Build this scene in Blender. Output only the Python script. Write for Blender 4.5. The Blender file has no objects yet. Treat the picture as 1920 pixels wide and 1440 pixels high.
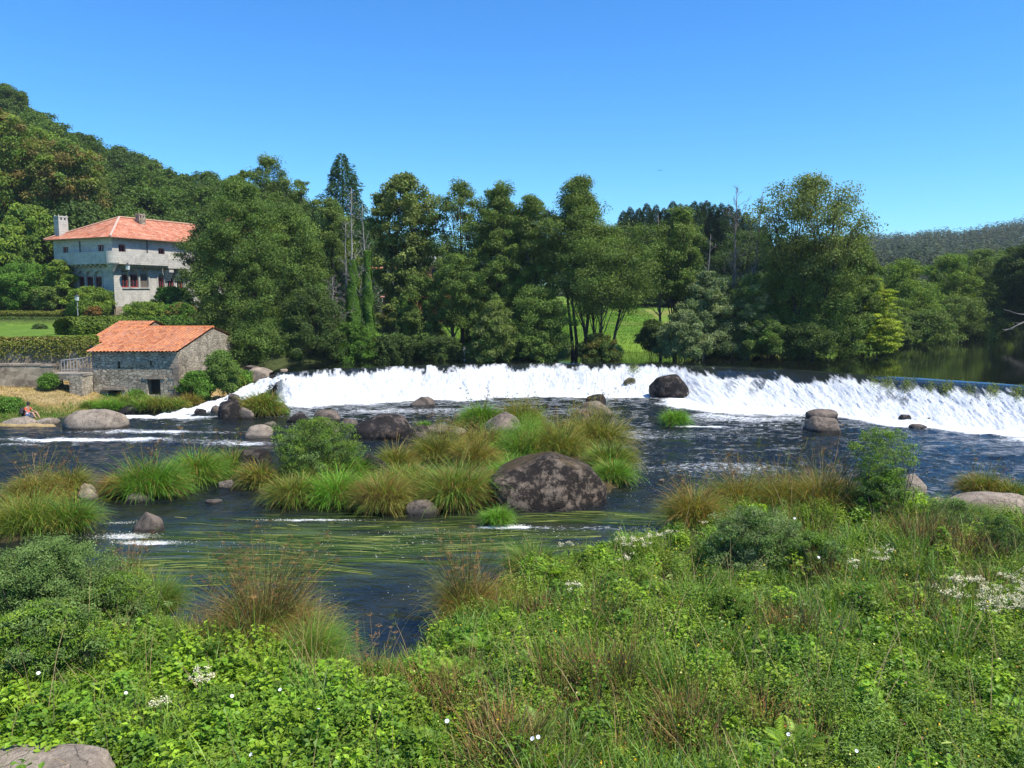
import bpy, math, random
import numpy as np
from math import radians, sin, cos, pi, tan

# ------------------------------------------------------------------ camera, sky, sun, exposure
C = bpy.context.scene.collection
S = bpy.context.scene
FPX, CX, CY, HOR, CAMZ = 1507.0, 960.0, 720.0, 560.0, 7.9
PITCH = math.atan((CY - HOR) / FPX)
cam_d = bpy.data.cameras.new("camera"); cam = bpy.data.objects.new("camera", cam_d); C.objects.link(cam)
cam_d.sensor_width = 36; cam_d.lens = 36 * FPX / 1920; cam_d.clip_end = 8000; cam_d.clip_start = 0.1
cam.location = (0, 0, CAMZ); cam.rotation_euler = (pi / 2 - PITCH, 0, 0)
S.camera = cam
SUN_EL, SUN_TH = radians(57), radians(24)      # elevation, angle towards the viewer from due right
sd = np.array([cos(SUN_EL) * cos(SUN_TH), -cos(SUN_EL) * sin(SUN_TH), sin(SUN_EL)])
W = bpy.data.worlds.new("World"); S.world = W; W.use_nodes = True
nt = W.node_tree; nt.nodes.clear()
sky = nt.nodes.new('ShaderNodeTexSky'); sky.sky_type = 'NISHITA'; sky.sun_disc = False
sky.sun_elevation = SUN_EL; sky.sun_rotation = math.atan2(sd[0], sd[1])
sky.air_density = 1.0; sky.dust_density = 0.0; sky.ozone_density = 3.0; sky.altitude = 300
hs = nt.nodes.new('ShaderNodeHueSaturation'); hs.inputs['Saturation'].default_value = 1.24
bg = nt.nodes.new('ShaderNodeBackground'); bg.inputs['Strength'].default_value = 0.15
wo = nt.nodes.new('ShaderNodeOutputWorld')
nt.links.new(sky.outputs[0], hs.inputs['Color']); 
tm = nt.nodes.new('ShaderNodeMix'); tm.data_type = 'RGBA'; tm.blend_type = 'MULTIPLY'; tm.inputs[0].default_value = 1; tm.inputs[7].default_value = (0.42, 0.79, 1.02, 1)
nt.links.new(hs.outputs[0], tm.inputs[6]); nt.links.new(tm.outputs[2], bg.inputs[0]); nt.links.new(bg.outputs[0], wo.inputs[0])
ld = bpy.data.lights.new("sun", 'SUN'); ld.energy = 5.0; ld.angle = radians(0.5); ld.color = (1, 0.94, 0.83)
lo = bpy.data.objects.new("sun", ld); C.objects.link(lo)
from mathutils import Vector, Matrix
lo.rotation_euler = Vector(tuple(-sd)).to_track_quat('-Z', 'Y').to_euler()
S.view_settings.view_transform = 'Standard'; S.view_settings.look = 'None'
S.view_settings.exposure = 0.55; S.view_settings.gamma = 1.0
S.render.engine = 'CYCLES'
cy = S.cycles; cy.max_bounces = 6; cy.diffuse_bounces = 2; cy.glossy_bounces = 3; cy.transmission_bounces = 3
cy.transparent_max_bounces = 4; cy.volume_bounces = 0; cy.use_denoising = True; cy.sample_clamp_indirect = 4
cy.caustics_reflective = False; cy.caustics_refractive = False

# ------------------------------------------------------------------ projection helpers (photo pixels, 1920 wide)
def ray(px, py):
    a = (px - CX) / FPX; b = (CY - py) / FPX
    return np.array([a, cos(PITCH) + b * sin(PITCH), -sin(PITCH) + b * cos(PITCH)])
def P(px, py, z=0.0):
    r = ray(px, py); t = (z - CAMZ) / r[2]
    return np.array([r[0] * t, r[1] * t, z])
def at(px, py, Y):
    r = ray(px, py); t = Y / r[1]
    return np.array([r[0] * t, Y, CAMZ + r[2] * t])
def proj(p):
    y, z = p[1], p[2] - CAMZ
    d = y * cos(PITCH) - z * sin(PITCH); u = y * sin(PITCH) + z * cos(PITCH)
    return CX + FPX * p[0] / d, CY - FPX * u / d
def mpp(Y): return Y / FPX

# ------------------------------------------------------------------ numpy noise
def _h(ix, iy, iz, s):
    n = (ix * 374761393 + iy * 668265263 + iz * 2147483647 + s * 1274126177) & 0xFFFFFFFF
    n = ((n ^ (n >> 13)) * 1274126177) & 0xFFFFFFFF
    n = ((n ^ (n >> 15)) * 2246822519) & 0xFFFFFFFF
    return ((n ^ (n >> 16)) & 0xFFFFFF) / float(0xFFFFFF)
def vn(x, y, z=0.0, s=0):
    x, y, z = np.broadcast_arrays(np.asarray(x, float), np.asarray(y, float), np.asarray(z, float))
    xi, yi, zi = np.floor(x).astype(np.int64), np.floor(y).astype(np.int64), np.floor(z).astype(np.int64)
    fx, fy, fz = x - xi, y - yi, z - zi
    fx, fy, fz = [f * f * (3 - 2 * f) for f in (fx, fy, fz)]
    r = 0
    for a in (0, 1):
        for b in (0, 1):
            for c in (0, 1):
                w = (fx if a else 1 - fx) * (fy if b else 1 - fy) * (fz if c else 1 - fz)
                r = r + w * _h(xi + a, yi + b, zi + c, s)
    return r
def fbm(x, y, z=0.0, o=4, s=0):
    r = 0; a = 0.5; k = 1.0; t = 0
    for i in range(o):
        r = r + a * vn(np.asarray(x) * k, np.asarray(y) * k, np.asarray(z) * k, s + i); t += a; a *= 0.5; k *= 2.03
    return r / t
def sst(a, b, x):
    t = np.clip((x - a) / (b - a), 0, 1); return t * t * (3 - 2 * t)

# ------------------------------------------------------------------ mesh helpers
def mesh(name, V, F, mat, col=None, smooth=False, attrs=None):
    """V (n,3); F (m,k) array or list of arrays with the same k each"""
    V = np.asarray(V, np.float32); Fs = F if isinstance(F, list) else [F]
    Fs = [np.asarray(f, np.int32) for f in Fs if len(f)]
    m = bpy.data.meshes.new(name)
    m.vertices.add(len(V)); m.vertices.foreach_set('co', V.ravel())
    loops = np.concatenate([f.ravel() for f in Fs]); tot = np.concatenate([np.full(len(f), f.shape[1], np.int32) for f in Fs])
    st = np.zeros(len(tot), np.int32); st[1:] = np.cumsum(tot)[:-1]
    m.loops.add(len(loops)); m.loops.foreach_set('vertex_index', loops)
    m.polygons.add(len(tot)); m.polygons.foreach_set('loop_start', st)
    m.update(calc_edges=True)
    m.polygons.foreach_set('use_smooth', np.full(len(tot), bool(smooth)))
    if col is not None:
        a = m.color_attributes.new('Col', 'FLOAT_COLOR', 'POINT')
        c = np.ones((len(V), 4), np.float32); c[:, :3] = col; a.data.foreach_set('color', c.ravel())
    for k, v in (attrs or {}).items():
        a = m.attributes.new(k, 'FLOAT', 'POINT'); a.data.foreach_set('value', np.asarray(v, np.float32))
    m.materials.append(mat); m.validate() if False else None
    return m
def link(name, me, parent=None, loc=(0, 0, 0)):
    o = bpy.data.objects.new(name, me); C.objects.link(o); o.location = loc
    if parent is not None: o.parent = parent
    return o
def thing(name, label, cat, loc=(0, 0, 0), group=None, me=None):
    o = bpy.data.objects.new(name, me); C.objects.link(o); o.location = tuple(loc)
    o['label'] = label; o['category'] = cat
    if group: o['group'] = group
    return o
def setting(name, me, kind='structure', label=None, loc=(0, 0, 0)):
    o = link(name, me, None, loc); o['kind'] = kind
    if label: o['label'] = label
    return o
class MB:
    def __init__(s): s.v = []; s.f = {}; s.c = []; s.n = 0
    def add(s, V, F, col=(1, 1, 1)):
        V = np.asarray(V, float); F = np.asarray(F, int)
        s.f.setdefault(F.shape[1], []).append(F + s.n); s.v.append(V)
        c = np.asarray(col, float); s.c.append(np.broadcast_to(c, (len(V), 3))); s.n += len(V); return s
    def build(s, name, mat, smooth=False):
        return mesh(name, np.concatenate(s.v), [np.concatenate(f) for f in s.f.values()], mat, np.concatenate(s.c), smooth)
    def box(s, x0, x1, y0, y1, z0, z1, col=(1, 1, 1), fr=None):
        V = np.array([[x, y, z] for z in (z0, z1) for y in (y0, y1) for x in (x0, x1)], float)
        if fr is not None: V = fr(V)
        return s.add(V, [[0, 2, 3, 1], [4, 5, 7, 6], [0, 1, 5, 4], [2, 6, 7, 3], [0, 4, 6, 2], [1, 3, 7, 5]], col)
    def tube(s, pts, rad, n=6, col=(1, 1, 1), cap=True):
        pts = np.asarray(pts, float); rad = np.broadcast_to(np.asarray(rad, float), (len(pts),))
        d = np.gradient(pts, axis=0); d /= np.linalg.norm(d, axis=1)[:, None] + 1e-9
        up = np.where(np.abs(d[:, 2:3]) > 0.9, [[1., 0, 0]], [[0, 0, 1.]])
        a = np.cross(d, up); a /= np.linalg.norm(a, axis=1)[:, None]; b = np.cross(d, a)
        th = np.arange(n) * 2 * pi / n
        V = pts[:, None] + rad[:, None, None] * (a[:, None] * np.cos(th)[None, :, None] + b[:, None] * np.sin(th)[None, :, None])
        k = len(pts); i = np.arange(k - 1)[:, None] * n; j = np.arange(n)[None]; j2 = (j + 1) % n
        F = np.stack([i + j, i + j2, i + n + j2, i + n + j], -1).reshape(-1, 4)
        s.add(V.reshape(-1, 3), F, col)
        if cap: s.f.setdefault(n, []).append(np.array([list(range(n))[::-1], [(k - 1) * n + q for q in range(n)]]) + s.n - k * n)
        return s
    def lathe(s, prof, c=(0, 0, 0), n=16, col=(1, 1, 1)):
        pr = np.asarray(prof, float); th = np.arange(n) * 2 * pi / n
        V = np.stack([pr[:, None, 0] * np.cos(th), pr[:, None, 0] * np.sin(th), np.broadcast_to(pr[:, None, 1], (len(pr), n))], -1).reshape(-1, 3) + np.asarray(c, float)
        k = len(pr); i = np.arange(k - 1)[:, None] * n; j = np.arange(n)[None]; j2 = (j + 1) % n
        return s.add(V, np.stack([i + j, i + j2, i + n + j2, i + n + j], -1).reshape(-1, 4), col)
def grid_faces(nu, nv):
    i = np.arange(nu - 1)[:, None] * nv; j = np.arange(nv - 1)[None]
    return np.stack([i + j, i + nv + j, i + nv + j + 1, i + j + 1], -1).reshape(-1, 4)
def unit(a): return a / (np.linalg.norm(a, axis=-1, keepdims=True) + 1e-9)
def leaves(rng, c, nrm, size, col, asp=0.55, tdir=None):
    """rhombic leaf faces"""
    n = len(c); nrm = unit(nrm)
    t = rng.normal(size=(n, 3)) if tdir is None else tdir
    t = unit(t - nrm * (t * nrm).sum(1)[:, None]); b = np.cross(nrm, t)
    s = np.broadcast_to(np.asarray(size, float), (n,))[:, None]
    fold = nrm * s * 0.12
    V = np.stack([c - t * s * 0.5, c + b * s * asp * 0.5 + fold, c + t * s * 0.5, c - b * s * asp * 0.5 + fold], 1).reshape(-1, 3)
    F = np.arange(n * 4).reshape(n, 4)
    return V, F, np.repeat(col, 4, 0)
def blades(rng, base, az, el0, L, w, droop, cb, ct, seg=3):
    """tapering arching blades; cb, ct colours (n,3) at base and tip"""
    n = len(base); k = seg + 1
    V = np.zeros((n, k, 2, 3)); Cc = np.zeros((n, k, 2, 3))
    h = np.stack([np.cos(az), np.sin(az), np.zeros(n)], 1); tw = rng.uniform(0, 2 * pi, n)
    side = np.stack([np.cos(tw), np.sin(tw), np.zeros(n)], 1)
    p = base.copy(); el = el0.copy()
    for i in range(k):
        t = i / seg
        ww = (w * (1 - t) ** 0.7 * (0.7 + 0.6 * min(1, t * 3)) * 0.5)[:, None] + 0.0008
        V[:, i, 0] = p - side * ww; V[:, i, 1] = p + side * ww
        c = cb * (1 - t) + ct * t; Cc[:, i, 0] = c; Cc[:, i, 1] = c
        d = h * np.cos(el)[:, None]; d[:, 2] = np.sin(el)
        p = p + d * (L / seg)[:, None]; el = el - droop / seg * (0.6 + 0.8 * t)
    o = np.arange(n)[:, None] * k * 2; i = np.arange(seg)[None] * 2
    F = np.stack([o + i, o + i + 1, o + i + 3, o + i + 2], -1).reshape(-1, 4)
    return V.reshape(-1, 3), F, Cc.reshape(-1, 3)

# ------------------------------------------------------------------ materials
def newmat(name):
    m = bpy.data.materials.new(name); m.use_nodes = True; m.node_tree.nodes.clear(); return m, m.node_tree.nodes, m.node_tree.links
def nd(ns, t, **k):
    n = ns.new(t)
    for a, b in k.items(): setattr(n, a, b)
    return n
def ramp(ns, stops):
    r = ns.new('ShaderNodeValToRGB'); e = r.color_ramp.elements
    while len(e) < len(stops): e.new(0.5)
    for q, (p, c) in zip(e, stops): q.position = p; q.color = tuple(c) + ((1,) if len(c) == 3 else ())
    return r
def noise(ns, ls, vec, scale, det=4, rough=0.55, dist=0.0):
    n = ns.new('ShaderNodeTexNoise'); n.inputs['Scale'].default_value = scale; n.inputs['Detail'].default_value = det
    n.inputs['Roughness'].default_value = rough; n.inputs['Distortion'].default_value = dist
    if vec is not None: ls.new(vec, n.inputs['Vector'])
    return n
def mixc(ns, ls, fac, a, b, mode='MIX'):
    m = ns.new('ShaderNodeMix'); m.data_type = 'RGBA'; m.blend_type = mode
    for i, v in ((0, fac), (6, a), (7, b)):
        if hasattr(v, 'is_output'): ls.new(v, m.inputs[i])
        else: m.inputs[i].default_value = v if i == 0 else (tuple(v) + (1,) if len(v) == 3 else v)
    return m.outputs[2]
def foliage(name, trans=0.22, rough=0.45, spec=0.35, tn=(1.46, 1.46, 0.88)):
    m, ns, ls = newmat(name)
    a = nd(ns, 'ShaderNodeVertexColor', layer_name='Col')
    p = nd(ns, 'ShaderNodeBsdfPrincipled'); p.inputs['Roughness'].default_value = rough; p.inputs['Specular IOR Level'].default_value = spec
    tone = mixc(ns, ls, 1.0, a.outputs[0], tn, 'MULTIPLY')
    ls.new(tone, p.inputs['Base Color'])
    t = nd(ns, 'ShaderNodeBsdfTranslucent')
    ls.new(mixc(ns, ls, 1.0, tone, (1.5, 1.5, 0.5), 'MULTIPLY'), t.inputs[0])
    x = nd(ns, 'ShaderNodeMixShader'); x.inputs[0].default_value = trans
    o = nd(ns, 'ShaderNodeOutputMaterial'); ls.new(p.outputs[0], x.inputs[1]); ls.new(t.outputs[0], x.inputs[2]); ls.new(x.outputs[0], o.inputs[0])
    return m
M_LEAF = foliage('leaf_tree', 0.25, 0.6, 0.22)
M_HERB = foliage('leaf_herb', 0.32, 0.5, 0.3, (1.72, 1.56, 0.82))
M_GRASS = foliage('leaf_grass', 0.28, 0.5, 0.3, (1.48, 1.5, 0.85))
def vcol(name, rough=0.8, spec=0.2, bump=None, bscale=20, metallic=0.0, var=0.0):
    m, ns, ls = newmat(name)
    a = nd(ns, 'ShaderNodeVertexColor', layer_name='Col'); p = nd(ns, 'ShaderNodeBsdfPrincipled')
    p.inputs['Roughness'].default_value = rough; p.inputs['Specular IOR Level'].default_value = spec; p.inputs['Metallic'].default_value = metallic
    out = a.outputs[0]
    tc = nd(ns, 'ShaderNodeTexCoord')
    n = noise(ns, ls, tc.outputs['Object'], bscale)
    if var:
        r = ramp(ns, [(0.3, (1 - var,) * 3), (0.7, (1 + var * 0.4,) * 3)]); ls.new(n.outputs[0], r.inputs[0])
        out = mixc(ns, ls, 1.0, out, r.outputs[0], 'MULTIPLY')
    ls.new(out, p.inputs['Base Color'])
    if bump:
        b = nd(ns, 'ShaderNodeBump'); b.inputs['Strength'].default_value = bump; b.inputs['Distance'].default_value = 0.05
        ls.new(n.outputs[0], b.inputs['Height']); ls.new(b.outputs[0], p.inputs['Normal'])
    o = nd(ns, 'ShaderNodeOutputMaterial'); ls.new(p.outputs[0], o.inputs[0]); return m
M_BARK = vcol('bark', 0.9, 0.1, 0.8, 6, var=0.5)
M_PAINT = vcol('painted', 0.5, 0.4, None, 8, var=0.15)
M_TILE = vcol('clay_tile', 0.75, 0.2, 0.3, 7, var=0.35)
M_CLOTH = vcol('cloth', 0.9, 0.1, None, 30, var=0.1)
M_TWIG = vcol('dry_stem', 0.8, 0.15)

def rockmat(name, pale, dark, cover, scale=1.6, moss=0.0, wet=0.10, sharp=0.05):
    m, ns, ls = newmat(name); g = nd(ns, 'ShaderNodeNewGeometry'); v = g.outputs['Position']
    n1 = noise(ns, ls, v, scale, 12, 0.74, 0.25); r1 = ramp(ns, [(cover - sharp, (0, 0, 0)), (cover + sharp, (1, 1, 1))]); ls.new(n1.outputs[0], r1.inputs[0])
    n2 = noise(ns, ls, v, 25, 6, 0.7); r2 = ramp(ns, [(0.3, (0.55,) * 3), (0.7, (1.3,) * 3)]); ls.new(n2.outputs[0], r2.inputs[0])
    c = mixc(ns, ls, r1.outputs[0], dark, pale); c = mixc(ns, ls, 0.8, c, r2.outputs[0], 'MULTIPLY')
    n3 = noise(ns, ls, v, 0.9, 4); r3 = ramp(ns, [(0.4, (0.75, 0.72, 0.7)), (0.65, (1.1, 1.05, 1.0))]); ls.new(n3.outputs[0], r3.inputs[0])
    c = mixc(ns, ls, 1.0, c, r3.outputs[0], 'MULTIPLY')
    sx = nd(ns, 'ShaderNodeSeparateXYZ'); ls.new(v, sx.inputs[0])
    if moss:
        sn = nd(ns, 'ShaderNodeSeparateXYZ'); ls.new(g.outputs['Normal'], sn.inputs[0])
        ad = nd(ns, 'ShaderNodeMath', operation='MULTIPLY_ADD'); ls.new(n3.outputs[0], ad.inputs[0]); ad.inputs[1].default_value = 1.3; ls.new(sn.outputs[2], ad.inputs[2])
        mr = ramp(ns, [(0.0, (0, 0, 0)), (1.0, (1, 1, 1))]); mp = nd(ns, 'ShaderNodeMapRange'); mp.inputs[1].default_value = 1.42; mp.inputs[2].default_value = 1.6
        mp.inputs[4].default_value = moss; ls.new(ad.outputs[0], mp.inputs[0]); c = mixc(ns, ls, mp.outputs[0], c, (0.075, 0.05, 0.018))
    mp2 = nd(ns, 'ShaderNodeMapRange'); mp2.inputs[1].default_value = wet; mp2.inputs[2].default_value = wet + 0.1; mp2.inputs[3].default_value = 0.35; ls.new(sx.outputs[2], mp2.inputs[0])
    cm = nd(ns, 'ShaderNodeCombineColor'); [ls.new(mp2.outputs[0], cm.inputs[i]) for i in range(3)]
    c = mixc(ns, ls, 1.0, c, cm.outputs[0], 'MULTIPLY')
    p = nd(ns, 'ShaderNodeBsdfPrincipled'); p.inputs['Specular IOR Level'].default_value = 0.25; ls.new(c, p.inputs['Base Color'])
    rr = nd(ns, 'ShaderNodeMapRange'); rr.inputs[3].default_value = 0.35; rr.inputs[4].default_value = 0.85; rr.inputs[1].default_value = 0.35; ls.new(mp2.outputs[0], rr.inputs[0]); ls.new(rr.outputs[0], p.inputs['Roughness'])
    vc = nd(ns, 'ShaderNodeTexVoronoi', feature='DISTANCE_TO_EDGE'); vc.inputs['Scale'].default_value = 1.1; wv = noise(ns, ls, v, 1.2, 4); vm = nd(ns, 'ShaderNodeVectorMath', operation='MULTIPLY_ADD'); ls.new(wv.outputs['Color'], vm.inputs[0]); vm.inputs[1].default_value = (1.2,) * 3; ls.new(v, vm.inputs[2]); ls.new(vm.outputs[0], vc.inputs['Vector'])
    cr_ = ramp(ns, [(0.0, (0, 0, 0)), (0.025, (1, 1, 1))]); ls.new(vc.outputs['Distance'], cr_.inputs[0]); ah = nd(ns, 'ShaderNodeMath', operation='MULTIPLY_ADD'); ls.new(cr_.outputs[0], ah.inputs[0]); ah.inputs[1].default_value = .8; ls.new(n2.outputs[0], ah.inputs[2])
    b = nd(ns, 'ShaderNodeBump'); b.inputs['Strength'].default_value = 0.8; b.inputs['Distance'].default_value = 0.07
    ls.new(ah.outputs[0], b.inputs['Height']); ls.new(b.outputs[0], p.inputs['Normal'])
    o = nd(ns, 'ShaderNodeOutputMaterial'); ls.new(p.outputs[0], o.inputs[0]); return m
M_RPALE = rockmat('granite_pale', (0.41, 0.345, 0.27), (0.27, 0.225, 0.175), 0.5, wet=0.04)
M_RMID = rockmat('granite_mid', (0.245, 0.20, 0.16), (0.11, 0.092, 0.075), 0.48)
M_RDARK = rockmat('granite_dark', (0.15, 0.12, 0.1), (0.022, 0.019, 0.017), 0.56)
M_RBIG = rockmat('granite_lichen', (0.24, 0.19, 0.145), (0.026, 0.02, 0.016), 0.535, 2.6, moss=0.8, sharp=0.06)
M_RMOSS = rockmat('granite_mossy', (0.15, 0.13, 0.08), (0.05, 0.06, 0.02), 0.5, wet=-5)

def stonewall(name, base, mortar, sx_, sz_, edge=0.05, bump=1.0, dirt=0.5, brick=False, axis=0):
    m, ns, ls = newmat(name); g = nd(ns, 'ShaderNodeTexCoord'); v = g.outputs['Object']
    mp = nd(ns, 'ShaderNodeMapping'); mp.inputs['Scale'].default_value = (sx_, sx_, sz_)
    ls.new(v, mp.inputs[0])
    w = noise(ns, ls, v, 1.5, 3); wm = nd(ns, 'ShaderNodeVectorMath', operation='MULTIPLY_ADD'); ls.new(w.outputs['Color'], wm.inputs[0]); wm.inputs[1].default_value = (0.5,) * 3
    ls.new(mp.outputs[0], wm.inputs[2])
    if brick:
        sp = nd(ns, 'ShaderNodeSeparateXYZ'); ls.new(v, sp.inputs[0]); ad = nd(ns, 'ShaderNodeMath', operation='ADD'); ls.new(sp.outputs[0], ad.inputs[0]); ls.new(sp.outputs[1], ad.inputs[1])
        cb = nd(ns, 'ShaderNodeCombineXYZ'); ls.new(ad.outputs[0], cb.inputs[0]); ls.new(sp.outputs[2], cb.inputs[1])
        bt = nd(ns, 'ShaderNodeTexBrick'); ls.new(cb.outputs[0], bt.inputs['Vector']); bt.inputs['Scale'].default_value = 1.0
        bt.inputs['Brick Width'].default_value = sx_; bt.inputs['Row Height'].default_value = sz_; bt.inputs['Mortar Size'].default_value = edge
        bt.inputs['Color1'].default_value = (0.9, .9, .9, 1); bt.inputs['Color2'].default_value = (1.06, 1.05, 1.03, 1); bt.inputs['Mortar'].default_value = (0.74, .72, .7, 1)
        tone = bt.outputs[0]; edgef = None; hgt = bt.outputs['Fac']
    else:
        v1 = nd(ns, 'ShaderNodeTexVoronoi'); v1.inputs['Scale'].default_value = 1; v1.inputs['Randomness'].default_value = 0.85; ls.new(wm.outputs[0], v1.inputs['Vector'])
        v2 = nd(ns, 'ShaderNodeTexVoronoi', feature='DISTANCE_TO_EDGE'); v2.inputs['Scale'].default_value = 1; v2.inputs['Randomness'].default_value = 0.85; ls.new(wm.outputs[0], v2.inputs['Vector'])
        sc = nd(ns, 'ShaderNodeSeparateColor'); ls.new(v1.outputs['Color'], sc.inputs[0]); r = ramp(ns, [(0, (0.68, 0.65, 0.6)), (1, (1.2, 1.16, 1.08))]); ls.new(sc.outputs[0], r.inputs[0]); tone = r.outputs[0]
        er = ramp(ns, [(0.0, (0, 0, 0)), (edge, (1, 1, 1))]); ls.new(v2.outputs[0], er.inputs[0]); edgef = er.outputs[0]; hgt = er.outputs[0]
    c = mixc(ns, ls, 1.0, base, tone, 'MULTIPLY')
    if edgef is not None: c = mixc(ns, ls, edgef, mortar, c)
    n2 = noise(ns, ls, v, 0.8, 6, 0.7); r2 = ramp(ns, [(0.35, (1 - dirt,) * 3), (0.6, (1.1,) * 3)]); ls.new(n2.outputs[0], r2.inputs[0]); c = mixc(ns, ls, 1.0, c, r2.outputs[0], 'MULTIPLY')
    n3 = noise(ns, ls, v, 9, 6, 0.7); r3 = ramp(ns, [(0.3, (0.7,) * 3), (0.7, (1.2,) * 3)]); ls.new(n3.outputs[0], r3.inputs[0]); c = mixc(ns, ls, 1.0, c, r3.outputs[0], 'MULTIPLY')
    p = nd(ns, 'ShaderNodeBsdfPrincipled'); p.inputs['Roughness'].default_value = 0.9; p.inputs['Specular IOR Level'].default_value = 0.15; ls.new(c, p.inputs['Base Color'])
    b = nd(ns, 'ShaderNodeBump'); b.inputs['Strength'].default_value = bump; b.inputs['Distance'].default_value = 0.08 if not brick else 0.02
    if brick: b.invert = True
    ls.new(hgt, b.inputs['Height']); ls.new(b.outputs[0], p.inputs['Normal'])
    o = nd(ns, 'ShaderNodeOutputMaterial'); ls.new(p.outputs[0], o.inputs[0]); return m
M_RUBBLE = stonewall('rubble_masonry', (0.45, 0.40, 0.32), (0.20, 0.17, 0.13), 3.0, 5.2, 0.06, dirt=.45)
M_ASHLAR = stonewall('ashlar', (0.50, 0.475, 0.42), (0.2, 0.2, 0.2), 0.62, 0.3, 0.012, 0.4, 0.2, brick=True)
M_PLASTER = stonewall('weathered_render', (0.34, 0.29, 0.22), (0.25, 0.21, 0.16), 1.6, 2.6, 0.03, 0.4, 0.45)
M_CONC = stonewall('old_concrete', (0.33, 0.30, 0.26), (0.3, 0.27, 0.2), 0.3, 0.3, 0.01, 0.2, 0.4)

# ------------------------------------------------------------------ terrain
def sdist(poly, x, y):
    """signed distance, positive inside"""
    poly = np.asarray(poly, float); d = np.full(x.shape, 1e9); ins = np.zeros(x.shape, bool)
    for i in range(len(poly)):
        a = poly[i]; b = poly[(i + 1) % len(poly)]; e = b - a
        t = np.clip(((x - a[0]) * e[0] + (y - a[1]) * e[1]) / (e @ e + 1e-12), 0, 1)
        d = np.minimum(d, np.hypot(x - a[0] - t * e[0], y - a[1] - t * e[1]))
        c = (a[1] > y) != (b[1] > y)
        with np.errstate(divide='ignore', invalid='ignore'):
            xx = (b[0] - a[0]) * (y - a[1]) / (b[1] - a[1] if b[1] != a[1] else 1e-9) + a[0]
        ins ^= c & (x < xx)
    return np.where(ins, d, -d)
def pw(lst, z=0.0): return [P(a, b, z)[:2] for a, b in lst]
ZU = 2.1
NEAR = pw([(-500, 1190), (-100, 1130), (60, 1115), (200, 1130), (310, 1185), (450, 1205), (560, 1228), (625, 1275), (700, 1285), (780, 1250), (825, 1175), (890, 1122), (985, 1085), (1100, 1050), (1215, 1022),
           (1262, 992), (1310, 978), (1400, 955), (1550, 945), (1680, 950), (1790, 970), (1920, 985), (2150, 990), (2700, 1060)]) + [np.array([60., 5]), np.array([60., -60]), np.array([-60., -60]), np.array([-60., 5])]
LISL = pw([(-120, 1015), (20, 1020), (95, 1000), (150, 975), (120, 940), (0, 925), (-120, 930)])
MISL = pw([(468, 912), (520, 945), (660, 942), (700, 958), (780, 960), (880, 945), (930, 950), (1130, 935), (1185, 890), (1175, 850), (1095, 812), (960, 820), (880, 835), (810, 880), (770, 925), (735, 925), (700, 885), (600, 872), (500, 885)])
WLEFT = P(540, 697, ZU)[:2]
farsh = [(560, 681), (640, 677), (700, 673), (900, 668), (1000, 665), (1150, 661), (1300, 656), (1450, 652), (1600, 651), (1690, 641), (1760, 631), (1850, 616), (1905, 609)]
LAND = pw([(-900, 830), (-200, 805), (0, 799), (100, 799), (112, 785), (225, 768), (290, 775), (340, 767), (385, 756), (420, 746), (455, 731), (480, 719)]) + [WLEFT + [-2.5, -2.2], WLEFT + [-1.6, 0.6]] + pw(farsh, ZU) + \
    [np.array([118., 172]), np.array([130., 150]), np.array([150., 140]), np.array([400., 120]), np.array([2500., 300]), np.array([2500., 6000]), np.array([-3500., 6000]), np.array([-3500., 45])]
WALLA, WALLB = np.array([-64., 58.5]), np.array([-33.2, 66.0])
def hridge(px): return np.interp(px, [-1500, -300, 0, 100, 200, 300, 370, 430, 520, 620, 760, 1000], [80, 58, 47, 44, 37, 31, 28, 27, 25, 19, 10, 8.0])
def rridge(px): return np.interp(px, [-2000, 900, 1300, 1500, 1610, 1700, 1800, 1900, 2050, 2400, 4000], [10, 14, 25, 38, 44, 45, 48, 56, 74, 95, 110])
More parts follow.
